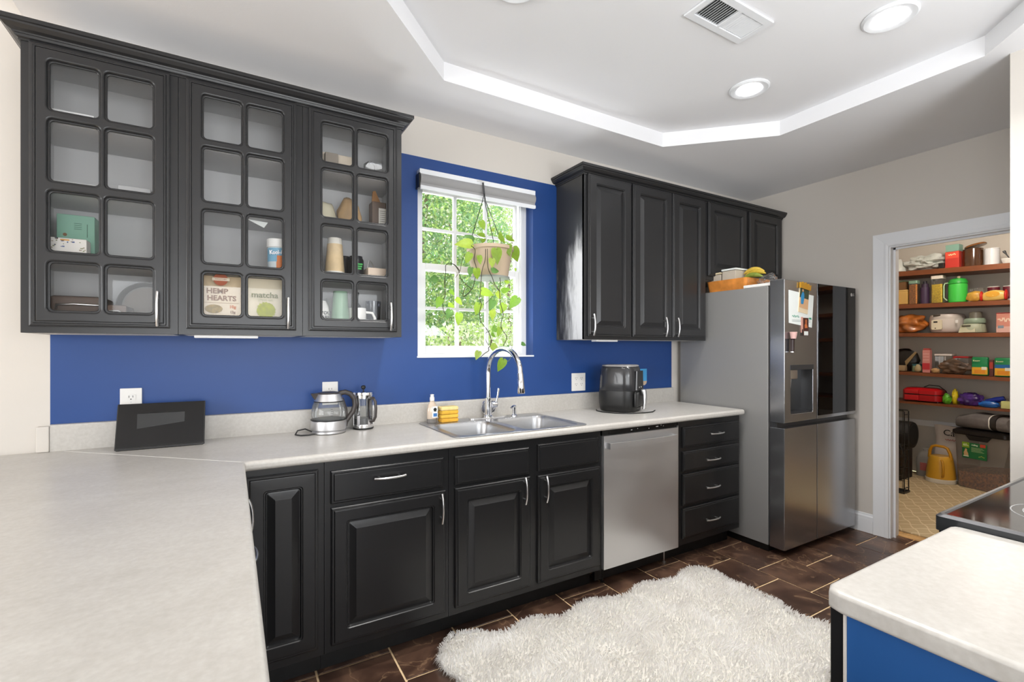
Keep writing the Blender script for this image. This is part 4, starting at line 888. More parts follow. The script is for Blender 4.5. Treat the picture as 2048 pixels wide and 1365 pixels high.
MB().box(2.939, 2.958, -.018, -.0008, .913, 1.07).build('wall_trim_piece', 'beige', None, 0) if False else None

# ------------------------------------------------------------------ hanging plant
VINES = [
[(1.171,-0.290,1.849),(1.172,-0.283,1.794),(1.158,-0.275,1.738),(1.155,-0.268,1.682),(1.155,-0.260,1.626),(1.155,-0.252,1.583),(1.168,-0.245,1.559),(1.163,-0.237,1.521),(1.170,-0.230,1.470),(1.203,-0.223,1.433),(1.228,-0.215,1.408),(1.247,-0.208,1.369),(1.247,-0.200,1.334),(1.240,-0.192,1.320),(1.244,-0.185,1.304),(1.226,-0.177,1.291),(1.200,-0.170,1.268)],
[(1.182,-0.290,1.851),(1.192,-0.277,1.753),(1.224,-0.264,1.706),(1.246,-0.251,1.671),(1.282,-0.238,1.636),(1.297,-0.225,1.573),(1.323,-0.212,1.509),(1.319,-0.199,1.476),(1.326,-0.186,1.431),(1.368,-0.173,1.381),(1.352,-0.160,1.331)],
[(1.216,-0.280,1.856),(1.248,-0.260,1.792),(1.274,-0.240,1.746),(1.300,-0.220,1.692),(1.303,-0.200,1.635)],
[(1.109,-0.240,1.868),(1.141,-0.225,1.851),(1.141,-0.210,1.803),(1.162,-0.195,1.762),(1.163,-0.180,1.706),(1.152,-0.165,1.649),(1.109,-0.150,1.602)],
[(1.117,-0.200,1.847),(1.095,-0.180,1.823),(1.087,-0.160,1.774),(1.089,-0.140,1.745),(1.069,-0.120,1.707)],
[(1.089,-0.140,1.745),(1.063,-0.134,1.776),(1.038,-0.128,1.784),(1.013,-0.122,1.773),(1.015,-0.116,1.729),(1.011,-0.110,1.691),(1.017,-0.104,1.614),(1.006,-0.098,1.582),(1.011,-0.092,1.531),(1.038,-0.086,1.493),(1.069,-0.080,1.488)],
[(1.041,-0.120,1.785),(1.067,-0.118,1.778),(1.093,-0.115,1.748),(1.105,-0.112,1.710),(1.135,-0.110,1.680),(1.172,-0.107,1.650),(1.130,-0.105,1.608),(1.124,-0.103,1.621),(1.139,-0.100,1.662)],
[(1.159,-0.180,1.949),(1.183,-0.190,1.927),(1.211,-0.200,1.886)],
[(1.252,-0.170,1.410),(1.233,-0.170,1.403),(1.231,-0.170,1.370),(1.252,-0.170,1.334)],
[(1.284,-0.180,1.529),(1.317,-0.175,1.514),(1.347,-0.170,1.512)],
[(1.429,-0.130,1.331),(1.421,-0.133,1.279),(1.401,-0.137,1.243),(1.364,-0.140,1.249)],
[(1.244,-0.200,1.697),(1.278,-0.185,1.674),(1.320,-0.170,1.645)],
[(0.970,-0.100,1.681),(1.015,-0.100,1.685)],
[(1.211,-0.200,1.561),(1.254,-0.195,1.599),(1.282,-0.190,1.634)],
]
LEAVES = [
(1.086,-0.200,1.885,0.095,180),(1.132,-0.170,1.931,0.065,150),(1.220,-0.160,2.010,0.066,-70),(1.199,-0.180,1.950,0.054,180),(1.333,-0.160,1.977,0.037,90),(1.326,-0.200,1.935,0.066,-30),(1.392,-0.180,1.950,0.068,-5),(1.293,-0.150,2.000,0.030,60),(1.227,-0.160,1.928,0.037,40),(1.324,-0.270,1.863,0.072,-80),(1.411,-0.200,1.857,0.090,-60),(1.110,-0.200,1.808,0.067,-110),(1.234,-0.300,1.816,0.088,-90),(1.205,-0.300,1.776,0.056,-95),(1.142,-0.280,1.789,0.052,-80),(1.124,-0.200,1.733,0.060,-100),(1.144,-0.240,1.719,0.067,-80),(1.232,-0.290,1.739,0.063,10),(0.947,-0.100,1.694,0.060,200),(1.061,-0.100,1.627,0.047,-40),(1.057,-0.100,1.555,0.051,-20),(0.981,-0.100,1.568,0.068,-120),(1.094,-0.120,1.578,0.051,-45),(1.039,-0.100,1.506,0.069,-115),(1.091,-0.120,1.480,0.072,-95),(1.218,-0.220,1.624,0.090,-15),(1.303,-0.200,1.615,0.059,-50),(1.167,-0.200,1.533,0.068,-105),(1.255,-0.200,1.560,0.073,-110),(1.326,-0.200,1.543,0.074,-115),(1.417,-0.170,1.583,0.095,-130),(1.267,-0.190,1.505,0.062,-80),(1.386,-0.150,1.706,0.045,-10),(1.372,-0.160,1.656,0.053,20),(1.284,-0.180,1.433,0.052,80),(1.314,-0.180,1.411,0.056,-100),(1.280,-0.180,1.390,0.044,-25),(1.299,-0.160,1.314,0.063,-60),(1.192,-0.150,1.278,0.062,-120),(1.343,-0.150,1.219,0.079,-110),(1.395,-0.140,1.327,0.030,60),(1.548,-0.070,1.342,0.044,-20),(1.341,-0.200,1.777,0.037,-90),(1.435,-0.160,1.777,0.023,-90),]
t = thing('hanging_plant', 'trailing pothos in a beige hanging pot before the window', 'plant', (1.27, -.15, 1.72))
HX, HY = 1.272, -.150
MB().lathe([(.098, 1.722), (.102, 1.724), (.126, 1.868), (.134, 1.872), (.134, 1.890), (.126, 1.890), (.120, 1.872)], HX, HY, 36, cap1=False).build('pot', mat('pot_beige', '#b9a58d', .6), t, 40, label='beige plastic pot')
MB().lathe([(.110, 1.712), (.112, 1.7215), (.06, 1.7215)], HX, HY, 32).build('saucer', mat('pot_saucer', '#8f948c', .5), t, 40)
MB().lathe([(.119, 1.862), (.08, 1.872), (.001, 1.875)], HX, HY, 24, cap0=False).build('soil', mat('potting_soil', '#4a382a', .95, bump=1, bscale=80), t, 40)
top = (1.266, -.090, 2.215)
for a in (.3, 2.5, 4.4): MB().tube([(HX + .128 * math.cos(a), HY + .128 * math.sin(a), 1.884), (top[0] + .012 * math.cos(a), top[1] - .0 + .012 * math.sin(a), 2.17), top], .0022, 6).build('hanger_wire', 'blackpl', t, 60)
MB().tube([(1.266, -.088, 2.21), (1.268, -.076, 2.25), (1.266, -.072, 2.285)], .006, 8, flat=.4).build('strap', mat('strap_grey', '#4b4b4d', .7), t, 60)
MB().tube([(1.236, -.0625, 2.292), (1.252, -.068, 2.297), (1.266, -.072, 2.292), (1.278, -.064, 2.290)], .0025, 6).build('hook', 'white', t, 60)
M['vine'] = mat('vine_stem', '#3c3a26', .7, var=.4, vscale=30); M['vine2'] = mat('vine_stem_pale', '#6f7a4a', .7)
for k, v in enumerate(VINES):
    P = [Vector(p) for p in v]; Q = []
    for i in range(len(P) - 1):
        p0, p1, p2, p3 = P[max(i - 1, 0)], P[i], P[i + 1], P[min(i + 2, len(P) - 1)]
        for s in range(4):
            u = s / 4; Q.append(.5 * ((2 * p1) + (p2 - p0) * u + (2 * p0 - 5 * p1 + 4 * p2 - p3) * u * u + (3 * p1 - p0 - 3 * p2 + p3) * u ** 3))
    Q.append(P[-1]); MB().tube(Q, .0021 if k < 4 or k == 5 or k == 6 else .0014, 5).build('vine', 'vine' if k not in (7, 10, 12) else 'vine2', t, 60)
def leaf_mesh(kind):
    mb = MB(); bm = mb.bm; n = 7; W = [0, .30, .42, .40, .30, .16, 0]; Y = [.04, -.02 + .02, .2, .42, .64, .84, 1.06]
    W = [.08, .30, .37, .345, .26, .14, 0.0]; Y = [-.06, .02, .20, .42, .64, .84, 1.06]; rows = []
    for i in range(n):
        y, w = Y[i], W[i]; cz = -.10 * (y ** 2) * (1 + kind) ; e = .10 + .05 * kind
        r = [bm.verts.new((-w, y - .05 * (i < 2), cz + e * w * 1.4)), bm.verts.new((-w * .5, y, cz + e * w * .9)), bm.verts.new((0, y if i else .05, cz)), bm.verts.new((w * .5, y, cz + e * w * .9)), bm.verts.new((w, y - .05 * (i < 2), cz + e * w * 1.4))]
        rows.append(r)
    for a, b in zip(rows, rows[1:]):
        for i in range(4): bm.faces.new((a[i], a[i + 1], b[i + 1], b[i]))
    me = bpy.data.meshes.new('leaf'); bmesh.ops.remove_doubles(bm, verts=bm.verts, dist=1e-5); bm.to_mesh(me); bm.free(); me.shade_smooth(); return me
def leaf_mat(name, c1, c2):
    m = mat(name, c1, .38, var=.25, vscale=5); nt = m.node_tree; b = nt.nodes['Principled BSDF']
    tl = nt.nodes.new('ShaderNodeBsdfTranslucent'); tl.inputs[0].default_value = lin(c2); mx = nt.nodes.new('ShaderNodeMixShader'); mx.inputs[0].default_value = .45
    out = [n for n in nt.nodes if n.type == 'OUTPUT_MATERIAL'][0]; nt.links.new(b.outputs[0], mx.inputs[1]); nt.links.new(tl.outputs[0], mx.inputs[2]); nt.links.new(mx.outputs[0], out.inputs[0]); return m
LM = []
for i, (c1, c2) in enumerate((('#7fa23c', '#b4d244'), ('#64903c', '#98c43c'), ('#93ad48', '#c6da50'), ('#4a7340', '#7aa64e'))):
    for k in (0, 1):
        me = leaf_mesh(k); me.materials.append(leaf_mat('pothos_leaf_%d%d' % (i, k), c1, c2)); LM.append(me)
rl = random.Random(11)
for x, y, z, L, a in LEAVES:
    o = bpy.data.objects.new('leaf', LM[rl.choice([0, 1, 0, 1, 2, 3, 4, 5, 6, 7])]); COL.objects.link(o); o.parent = t
    ar = math.radians(a); L *= rl.uniform(.80, .95)
    yaxis = Vector((math.cos(ar), rl.uniform(-.35, .2), math.sin(ar))).normalized()
    nrm = Vector((rl.uniform(-.5, .1), -1, rl.uniform(.1, .7))); nrm = (nrm - yaxis * nrm.dot(yaxis)).normalized(); xa = yaxis.cross(nrm)
    m = Matrix((xa, yaxis, nrm)).transposed().to_4x4(); o.matrix_local = Matrix.Translation(Vector((x, y, z)) - yaxis * L * .5 - ORG[t]) @ m @ Matrix.Scale(L, 4)
# ------------------------------------------------------------------ outside: hedges and trees
M['bark'] = mat('bark', '#6a5a4c', .9, var=.3, vscale=10)
def foliage(name, lb, c, s, n, cols, seed, size=.052):
    t = thing(name, lb, 'tree', (c[0], c[1], -.5), group='trees outside the window'); r = random.Random(seed); vs = []; fs = []; mi = []
    for i in range(n):
        while True:
            p = Vector((r.uniform(-1, 1), r.uniform(-1, 1), r.uniform(-1, 1)))
            if p.length < 1: break
        cl = mnoise.noise(p * 3.2 + Vector((seed, 0, 0)))
        if cl < -.12 and r.random() < .7: continue
        q = Vector((c[0] + p.x * s[0], c[1] + p.y * s[1], c[2] + p.z * s[2]))
        d = Vector((r.gauss(0, 1), r.gauss(0, 1), r.gauss(0, 1) + .4)).normalized(); u = d.cross(Vector((r.gauss(0, 1), r.gauss(0, 1), r.gauss(0, 1)))).normalized()
        l = size * r.uniform(.6, 1.3); w = l * .28; b = len(vs)
        vs += [q, q + d * l * .5 + u * w, q + d * l, q + d * l * .5 - u * w]; fs.append((b, b + 1, b + 2, b + 3)); mi.append(r.choice([0, 0, 1, 1, 2]) if cl > .05 else r.choice([0, 1, 1]))
    me = bpy.data.meshes.new('crown'); me.from_pydata(vs, [], fs)
    for cc in cols: me.materials.append(cc)
    me.polygons.foreach_set('material_index', mi); finish(me, 'crown', t, 0, None, False, stuff=True)
    for k in range(5):
        x = c[0] + r.uniform(-.5, .5) * s[0]; MB().tube([(x, c[1], -.5), (x + r.uniform(-.2, .2), c[1] + r.uniform(-.2, .2), c[2]), (x + r.uniform(-.6, .6), c[1], c[2] + s[2] * .8)], .03, 6, radii=[.04, .03, .01]).build('trunk', 'bark', t, 60)
    return t
def fm(n, c1, c2): return leaf_mat(n, c1, c2)
F = [fm('foliage_bright', '#8fa860', '#bcd27c'), fm('foliage_mid', '#5f8454', '#94b67c'), fm('foliage_pale', '#bdbfa8', '#d6dabd')]
foliage('evergreen_tree', 'bright green dense tree outside, left panes of the window', (1.9, 3.1, 2.6), (1.3, .75, 2.4), 60000, F, 1)
foliage('evergreen_tree', 'paler loose tree outside, right panes of the window', (3.9, 4.95, 2.6), (1.9, .9, 2.9), 60000, [F[0], F[2], F[1]], 2)
foliage('shrub', 'low dry-looking shrub outside, lower panes of the window', (2.4, 1.75, .75), (1.7, .45, .85), 36000, [F[2], F[0], F[2]], 3, .045)
foliage('evergreen_tree', 'tall background tree outside behind the others', (4.4, 7.6, 3.0), (5.2, 1.3, 4.2), 60000, [F[1], F[0], F[2]], 4, .08)
mb = MB(); mb.box(-6, 14, .3, 20, -.56, -.5); struct(mb.build('ground', mat('lawn_ground', '#a3a77a', .9, var=.2, vscale=2), smooth=0))
# ------------------------------------------------------------------ pantry
mb = MB(); mb.box(XW + .12, 6.42, .0, .1, 0, 2.6).box(6.32, 6.42, -2.4, 0, 0, 2.6).box(XW + .12, 6.42, -2.5, -2.4, 0, 2.6)
mb.box(4.05, 4.051, -.01, 0, 0, 2.6)
wp = struct(mb.build('wall_pantry', mat('pantry_wall', '#cfc9bf', .8, bump=.15, bscale=60), smooth=0))
struct(MB().box(XW + .12, 6.42, -2.5, .1, 2.56, 2.6).build('ceiling_pantry', 'ceil', smooth=0))
MB().box(6.302, 6.319, -2.39, -.002, .50, .56).build('cleat_board', 'trim', wp, 0)
fp = struct(MB().box(4.035, 6.32, -2.4, 0, -.06, -.003).build('floor_pantry', mat('wood_laminate_floor', '#c99f68', .45, var=.25, vscale=6, stretch=(1, 12, 1)), smooth=0))
MB().box(4.045, 4.10, -1.80, -1.02, -.003, .006, .003).build('threshold', 'M' if 0 else mat('oak_threshold', '#d2a870', .4, var=.2, vscale=8, stretch=(8, 1, 1)), fp, 30)
def trellis():
    m = mat('trellis_rug', '#b49a72', .9, bump=.5, bscale=300); nt = m.node_tree; b = nt.nodes['Principled BSDF']; ge = nt.nodes.new('ShaderNodeNewGeometry'); sx = nt.nodes.new('ShaderNodeSeparateXYZ'); nt.links.new(ge.outputs['Position'], sx.inputs[0])
    def mth(op, a, b2=None):
        n = nt.nodes.new('ShaderNodeMath'); n.operation = op
        for k, v in enumerate((a, b2)):
            if v is None: continue
            if isinstance(v, (int, float)): n.inputs[k].default_value = v
            else: nt.links.new(v, n.inputs[k])
        return n.outputs[0]
    X, Y = mth('MULTIPLY', sx.outputs[0], 6.2), mth('MULTIPLY', sx.outputs[1], 9.5); res = None
    for op in ('ADD', 'SUBTRACT'):
        w = mth('MULTIPLY', mth('SINE', mth('MULTIPLY', Y, 6.283)), .07); d = mth('ABSOLUTE', mth('SUBTRACT', mth('FRACT', mth('ADD', mth(op, X, Y), w)), .5)); l = mth('LESS_THAN', d, .055); res = l if res is None else mth('MAXIMUM', res, l)
    mx = nt.nodes.new('ShaderNodeMixRGB'); nt.links.new(res, mx.inputs[0]); mx.inputs[1].default_value = lin('#bfa984'); mx.inputs[2].default_value = lin('#d8c6a2'); nt.links.new(mx.outputs[0], b.inputs['Base Color']); return m
solo(MB().box(4.16, 6.25, -2.1, -.12, -.002, .008, .002).build('pantry_rug', trellis(), smooth=0), 'beige trellis-patterned rug on the pantry floor', 'rug')
pl = bpy.data.lights.new('pantry_bulb', 'POINT'); pl.energy = 34; pl.color = (1, .90, .78); pl.shadow_soft_size = .12; po = bpy.data.objects.new('pantry_bulb', pl); COL.objects.link(po); po.location = (5.1, -1.25, 2.42)
t = thing('pantry_lamp', 'bare bulb ceiling light in the pantry', 'light', (5.1, -1.25, 2.48)); MB().lathe([(.05, 2.5595), (.05, 2.53), (.02, 2.52), (.02, 2.50)], 5.1, -1.25, 16).build('lamp_holder', 'white', t, 30)
M['wood'] = mat('shelf_orange_wood', '#7d4524', .4, var=.25, vscale=5, stretch=(6, .6, 1)); SHF = [(2.093, .040, .048), (1.758, .028, .040), (1.465, .024, .036), (1.067, .028, .032), (.7745, .004, .022)]
nm = ['topmost', 'second from the top', 'middle', 'fourth from the top', 'lowest']
for k, (z, s, th) in enumerate(SHF):
    t0, t1 = -.01, -2.38
    mb = MB(); mb.loops([[(5.95, y, z + s * (y + .73) - th), (5.95, y, z + s * (y + .73)), (6.318, y, z + s * (y + .73)), (6.318, y, z + s * (y + .73) - th)] for y in (t0, t1)])
    solo(mb.build('pantry_shelf', 'wood', smooth=0), 'long brown wooden pantry shelf, %s of five' % nm[k], 'shelf', 'wooden pantry shelves')
def sz(k, y): z, s, th = SHF[k]; return z + s * (y + .73) + .0012 + abs(s) * .0
def szr(k, a, b): return max(sz(k, a), sz(k, b))
cm = {}
def C(col, rough=.5, **kw):
    key = (col, rough, tuple(kw.items()))
    if key not in cm: cm[key] = mat('paint_' + col.strip('#') + ('_%d' % len(cm)), col, rough, **kw)
    return cm[key]
def FB(x, y, z): return FMX(x, y, z)   # faces -x, local x -> -y
def yl(y): return -y
# --- shelf 1
k = 0
def cyl(name, lb, cat, y0, y1, z, h, col, parts=(), x=6.04, group=None, rough=.4, taper=1.0, m=None):
    r = abs(y1 - y0) / 2; y = (y0 + y1) / 2; t = thing(name, lb, cat, (x, y, z), group=group)
    MB().lathe([(r * .96 * taper, z), (r * taper, z + .004), (r, z + h - .004), (r * .96, z + h)], x, y, 28).build('body', m or C(col, rough), t, 40)
    for pn, a, b, rr, cc in parts: MB().lathe([(r * rr, z + a), (r * rr, z + b)], x, y, 28).build(pn, cc if not isinstance(cc, str) or cc in M else C(cc, .4), t, 40)
    return t
def bx(name, lb, cat, y0, y1, z, h, col, x0=5.985, x1=6.10, group=None, bev=.004, m=None, nm='body'):
    t = thing(name, lb, cat, ((x0 + x1) / 2, (y0 + y1) / 2, z), group=group); MB().box(x0, x1, min(y0, y1), max(y0, y1), z, z + h, bev).build(nm, m or C(col, .5), t, 30); return t
def patch(t, x, y0, y1, z0, z1, col, nm='label_print'): return MB().box(x - .0012, x, min(y0, y1), max(y0, y1), z0, z1).build(nm, C(col, .6), t, 0)
def tx(s, size, x, y, z, col, t, sx=1, rot=0): return text(s, size, FB(x, y, z) @ Matrix.Rotation(rot, 4, 'Z'), C(col, .6), t, sx=sx, bold=.0005)
M['bagw'] = mat('white_bag_film', '#c9ccc6', .35, bump=1, bscale=25)
solo(lumpy('plastic_bag', (6.06, -.515, szr(0, -.33, -.66)), (.10, .165, .070), None, 3, .55, 4, 3.4).build('plastic_bag', 'bagw', smooth=50), 'crumpled white plastic bag on the top pantry shelf', 'bag')
t = thing('funnel', 'white funnel lying at the left end of the top pantry shelf', 'kitchenware', (6.02, -.29, sz(0, -.23))); MB().lathe([(.062, sz(0, -.23)), (.066, sz(0, -.23) + .03), (.040, sz(0, -.23) + .09), (.026, sz(0, -.23) + .13)], 6.02, -.30, 24).build('bowl', 'bagw', t, 50)
z = szr(0, -.69, -.79); t = bx('tin_box', 'tall red box with mint green top on the top pantry shelf', 'box', -.69, -.794, z, .155, '#c4362a'); MB().box(5.99, 6.095, -.792, -.692, z + .1555, z + .222, .003).build('mint_top', C('#7fa595', .5), t, 30); patch(t, 5.9845, -.694, -.790, z + .09, z + .152, '#dd4f38'); scribble(.055, .020, FB(5.9830, -.742, z + .125) @ Matrix.Rotation(.12, 4, 'Z'), C('#f2d9a8', .6), t)
z = szr(0, -.648, -.68); bx('small_box', 'small black box in front of the tall red box in the pantry', 'box', -.648, -.689, z, .052, '#1d1714', 5.955, 5.983); 
t = cyl('canister', 'amber brown glass canister with tilted lid on the top pantry shelf', 'canister', -.803, -.950, szr(0, -.8, -.95), .165, '#5a3517', x=6.05, m=mat('amber_glass', '#4a2a12', .12, coat=.8, var=.3, vscale=8)); z = szr(0, -.8, -.95)
mb = MB(); mb.lathe([(.001, 0), (.078, 0), (.080, .008), (.074, .016), (.001, .024)], 0, 0, 28); mb.xf(Matrix.Translation((6.05, -.895, z + .186)) @ Matrix.Rotation(-.22, 4, 'X')); mb.build('lid', mat('amber_lid', '#7a4a1c', .2, coat=.5), t, 40)
t = cyl('canister', 'plain white canister right of the amber one on the top pantry shelf', 'canister', -.957, -1.060, szr(0, -.957, -1.06), .146, '#d5d6d8', (('lid', .1465, .152, 1.02, '#e2e2e2'),))
t = cyl('bowl', 'white bowl with a grey utensil at the right end of the top pantry shelf', 'bowl', -1.068, -1.155, szr(0, -1.068, -1.15), .048, '#dcdad4', taper=.7); MB().tube([(6.03, -1.125, sz(0, -1.1) + .05), (6.04, -1.105, sz(0, -1.1) + .085), (6.05, -1.085, sz(0, -1.1) + .12)], .008, 8, radii=[.004, .005, .012]).build('utensil', 'greymetal', t, 50)
# --- shelf 2
z = szr(1, -.2, -.4); t = bx('food_tub', 'cream rectangular tub at the left end of the second pantry shelf', 'container', -.20, -.390, z, .135, '#c9a15a', x1=6.12); MB().box(5.982, 6.123, -.393, -.197, z + .1355, z + .147, .003).build('lid', C('#d8b46c', .4), t, 30)
z2 = z + .1482; t = bx('food_tub', 'brown tub stacked on the cream tub in the pantry', 'container', -.20, -.375, z2, .082, '#6e4d2c', x1=6.10); MB().box(5.983, 6.103, -.377, -.198, z2 + .0825, z2 + .093, .003).build('lid', C('#57664f', .4), t, 30)
def jar(lb, y0, y1, k, h, fill, lid, fh, x=6.03):
    z = szr(k, y0, y1); t = thing('storage_jar', lb, 'jar', (x, (y0 + y1) / 2, z), group='square storage jars in the pantry'); w = abs(y1 - y0) / 2; ym = (y0 + y1) / 2
    mb = MB(); mb.prism(rrect(x - w, x + w, ym - w, ym + w, .012, 3), z, z + h - .032); mb.build('jar_body', 'clear', t, 40)
    mb = MB(); mb.prism(rrect(x - w + .002, x + w - .002, ym - w + .002, ym + w - .002, .012, 3), z + .003, z + fh); mb.build('contents', fill, t, 40)
    mb = MB(); mb.prism(rrect(x - w - .002, x + w + .002, ym - w - .002, ym + w + .002, .014, 3), z + h - .0315, z + h); mb.build('lid', C(lid, .4), t, 40); return t
jar('square jar of orange grains with a mint lid in the pantry', -.395, -.468, 1, .240, mat('orange_grains', '#cf8630', .8, var=.4, vscale=90, bump=1, bscale=120), '#7c9a84', .20)
t = cyl('bottle', 'dark purple lidded bottle between the grain jars in the pantry', 'bottle', -.480, -.552, szr(1, -.48, -.55), .165, '#43304a', (('shoulder', .1655, .20, .78, '#3a2a40'), ('cap', .2005, .228, .45, '#241c28')))
jar('tall square jar of yellow corn kernels with a white lid in the pantry', -.580, -.670, 1, .270, mat('corn_kernels', '#f2c62a', .6, var=.35, vscale=110, bump=1, bscale=130), '#e6dccf', .185)
z = szr(1, -.70, -.84); t = thing('drink_jug', 'bright green insulated drink jug on the second pantry shelf', 'jug', (6.03, -.772, z))
MB().lathe([(.066, z), (.070, z + .006), (.070, z + .165), (.066, z + .175)], 6.03, -.772, 32).build('body', C('#3fbf45', .4), t, 40); MB().lathe([(.067, z + .1755), (.072, z + .180), (.072, z + .195), (.058, z + .222), (.030, z + .232), (.001, z + .232)], 6.03, -.772, 32).build('lid', C('#2f9f3a', .35), t, 40, label='darker green domed lid'); MB().lathe([(.012, z + .2325), (.014, z + .246), (.010, z + .250)], 6.02, -.782, 14).build('cap', C('#b9a58c', .5), t, 40)
MB().tube([(6.0, -.715, z + .19), (5.985, -.690, z + .188), (5.985, -.682, z + .165), (5.985, -.682, z + .05), (5.99, -.705, z + .02)], .006, 8).build('handle', C('#a9c7a0', .4), t, 50)
z = szr(1, -.85, -.94); t = bx('clear_box', 'clear lidless plastic box right of the green jug in the pantry', 'container', -.850, -.945, z, .130, '', 6.06, 6.16, m=M['clear'])
solo(lumpy('pasta_bag', (6.0, -.902, z), (.03, .060, .050), None, 8, .35, 3, 2.5).build('pasta_bag', mat('pasta_golden', '#c9983f', .35, var=.3, vscale=20, bump=1, bscale=30), smooth=60), 'golden bag of pasta in front of the clear box in the pantry', 'bag')
for a, b, lb in ((-.955, -1.040, 'maroon-labelled can behind the tortilla pack, left one'), (-1.060, -1.145, 'maroon-labelled can behind the tortilla pack, right one')):
    t = cyl('food_can', lb, 'can', a, b, szr(1, a, b), .140, '#c9c4bc', (('label_band', .020, .132, 1.008, '#6a1f2c'),), x=6.13, group='maroon-labelled cans in the pantry')
z = szr(1, -.947, -1.116); t = thing('tortilla_pack', 'red and yellow tortilla pack on the second pantry shelf', 'package', (6.0, -1.03, z)); lumpy('x', (6.0, -1.034, z), (.030, .092, .055), None, 5, .12, 3, 1.5).build('bag', C('#d8b560', .35), t, 60)
for a, b, c in ((-.940, -.958, '#c2281e'), (-1.102, -1.122, '#c2281e')): lumpy('x', (5.998, (a + b) / 2, z + .001), (.031, .014, .053), None, 6, .1, 2).build('red_end', C(c, .35), t, 60)
mb = MB(); mb.lathe([(.001, 5.969), (.034, 5.969), (.034, 5.9705), (.001, 5.9705)], -1.030, z + .058, 24, 'x', sx=1.4, sy=.8); mb.build('picture_oval', C('#d59a2a', .5), t, 0)
# --- shelf 3
z = szr(2, -.2, -.52); solo(lumpy('bread_bag', (6.06, -.375, z), (.09, .15, .095), None, 9, .35, 4, 2.2).build('bread_bag', mat('bread_orange', '#b0662a', .3, coat=.6, var=.5, vscale=9, bump=1, bscale=14), smooth=60), 'orange-brown bagged bread at the left of the middle pantry shelf', 'bag')
z = szr(2, -.53, -.80); t = thing('multicooker', 'white multicooker with a control panel on the middle pantry shelf', 'cooker', (6.10, -.665, z))
MB().lathe([(.108, z), (.122, z + .010), (.133, z + .06), (.135, z + .135)], 6.12, -.665, 36, sy=1.0).build('body', C('#cfc5bd', .35), t, 50); MB().lathe([(.135, z + .1352), (.136, z + .150), (.125, z + .178), (.07, z + .190), (.001, z + .192)], 6.12, -.665, 36).build('lid', C('#c2b8b0', .35), t, 50)
mb = MB(); mb.prism([(-.620 - .05 + p, q) for p, q in rrect(0, .082, z + .030, z + .125, .010, 3)], 5.975, 6.0, 'x'); mb.build('control_panel', C('#d9ceb4', .4), t, 30); patch(t, 5.9745, -.605, -.636, z + .098, z + .112, '#171310', 'display'); patch(t, 5.9745, -.615, -.624, z + .040, z + .048, '#3a2a20', 'button'); MB().box(5.99, 6.03, -.655, -.595, z + .160, z + .178, .006).build('lid_latch', C('#3f362c', .4), t, 30); patch(t, 5.9935, -.765, -.785, z + .09, z + .12, '#dcd8d4')
z = szr(2, -.78, -.97); t = thing('food_processor', 'pale green mini food processor on the middle pantry shelf', 'appliance', (6.05, -.88, z))
MB().lathe([(.088, z), (.092, z + .008), (.080, z + .075), (.070, z + .085)], 6.05, -.880, 32, sx=.9).build('motor_base', C('#9fa38c', .4), t, 50); MB().lathe([(.072, z + .0855), (.078, z + .090), (.078, z + .118), (.068, z + .135)], 6.05, -.887, 32, sx=.85).build('bowl', C('#8a9a86', .35), t, 50); MB().lathe([(.046, z + .1355), (.048, z + .190), (.040, z + .196)], 6.05, -.895, 24, sx=.9).build('lid_chute', C('#6f6a5e', .3), t, 50)
mb = MB(); mb.loops([[(5.962, -.795, z + .002), (5.962, -.915, z + .002), (5.985, -.905, z + .062), (5.985, -.805, z + .062)], [(6.0, -.795, z + .002), (6.0, -.915, z + .002), (6.0, -.905, z + .075), (6.0, -.805, z + .075)]]); mb.build('control_front', C('#b2ad92', .4), t, 30); MB().box(5.972, 5.984, -.880, -.815, z + .058, z + .070, .002).build('buttons', C('#4d473a', .4), t, 0)
z = szr(2, -1.05, -1.16); t = bx('food_box', 'pink box with white script at the right of the middle pantry shelf', 'box', -1.050, -1.165, z, .180, '#c98472'); patch(t, 5.9848, -1.05, -1.165, z + .172, z + .1795, '#8f1f22'); scribble(.085, .045, FB(5.9843, -1.105, z + .115), C('#e6c6b0', .6), t, n=3); patch(t, 5.9848, -1.052, -1.163, z + .002, z + .055, '#d3a79a'); patch(t, 5.9834, -1.062, -1.10, z + .04, z + .065, '#7d8a94')
# --- shelf 4
z = szr(3, -.2, -.45); t = thing('foil_bag', 'black snack bag standing at the left of the fourth pantry shelf', 'bag', (6.08, -.35, z)); lumpy('x', (6.10, -.335, z), (.05, .12, .125), None, 12, .2, 3, 2).build('bag', C('#17120f', .3), t, 60); mb = MB(); mb.prism([(-.36, z + .05), (-.45, z + .19), (-.435, z + .20), (-.35, z + .10)], 6.035, 6.045, 'x'); mb.build('gold_edge', C('#8a734e', .5), t, 0)
z = szr(3, -.25, -.39); t = bx('small_tub', 'small tan tub in front of the black bag in the pantry', 'container', -.25, -.380, z, .060, '#9a8060', 5.955, 6.02, bev=.012); 
t = cyl('small_jar', 'small squat jar with a teal lid on the fourth pantry shelf', 'jar', -.410, -.495, szr(3, -.41, -.5), .060, '#7a8a6c', (('lid', .0605, .080, .97, '#2f5f66'),)); solo(lumpy('snack_bag', (5.985, -.478, szr(3, -.45, -.51)), (.018, .028, .040), None, 2, .3, 2).build('snack_bag', C('#a79470', .4), smooth=60), 'little tan bag in front of the teal-lidded jar', 'bag')
z = szr(3, -.514, -.577); t = bx('carton', 'tall pink carton with a red base on the fourth pantry shelf', 'carton', -.516, -.577, z, .225, '#c9837c', 5.975, 6.03); patch(t, 5.9748, -.517, -.576, z + .03, z + .095, '#b32a32'); MB().box(5.98, 6.025, -.572, -.521, z + .2252, z + .243, .004).build('cap', C('#a8453f', .4), t, 30)
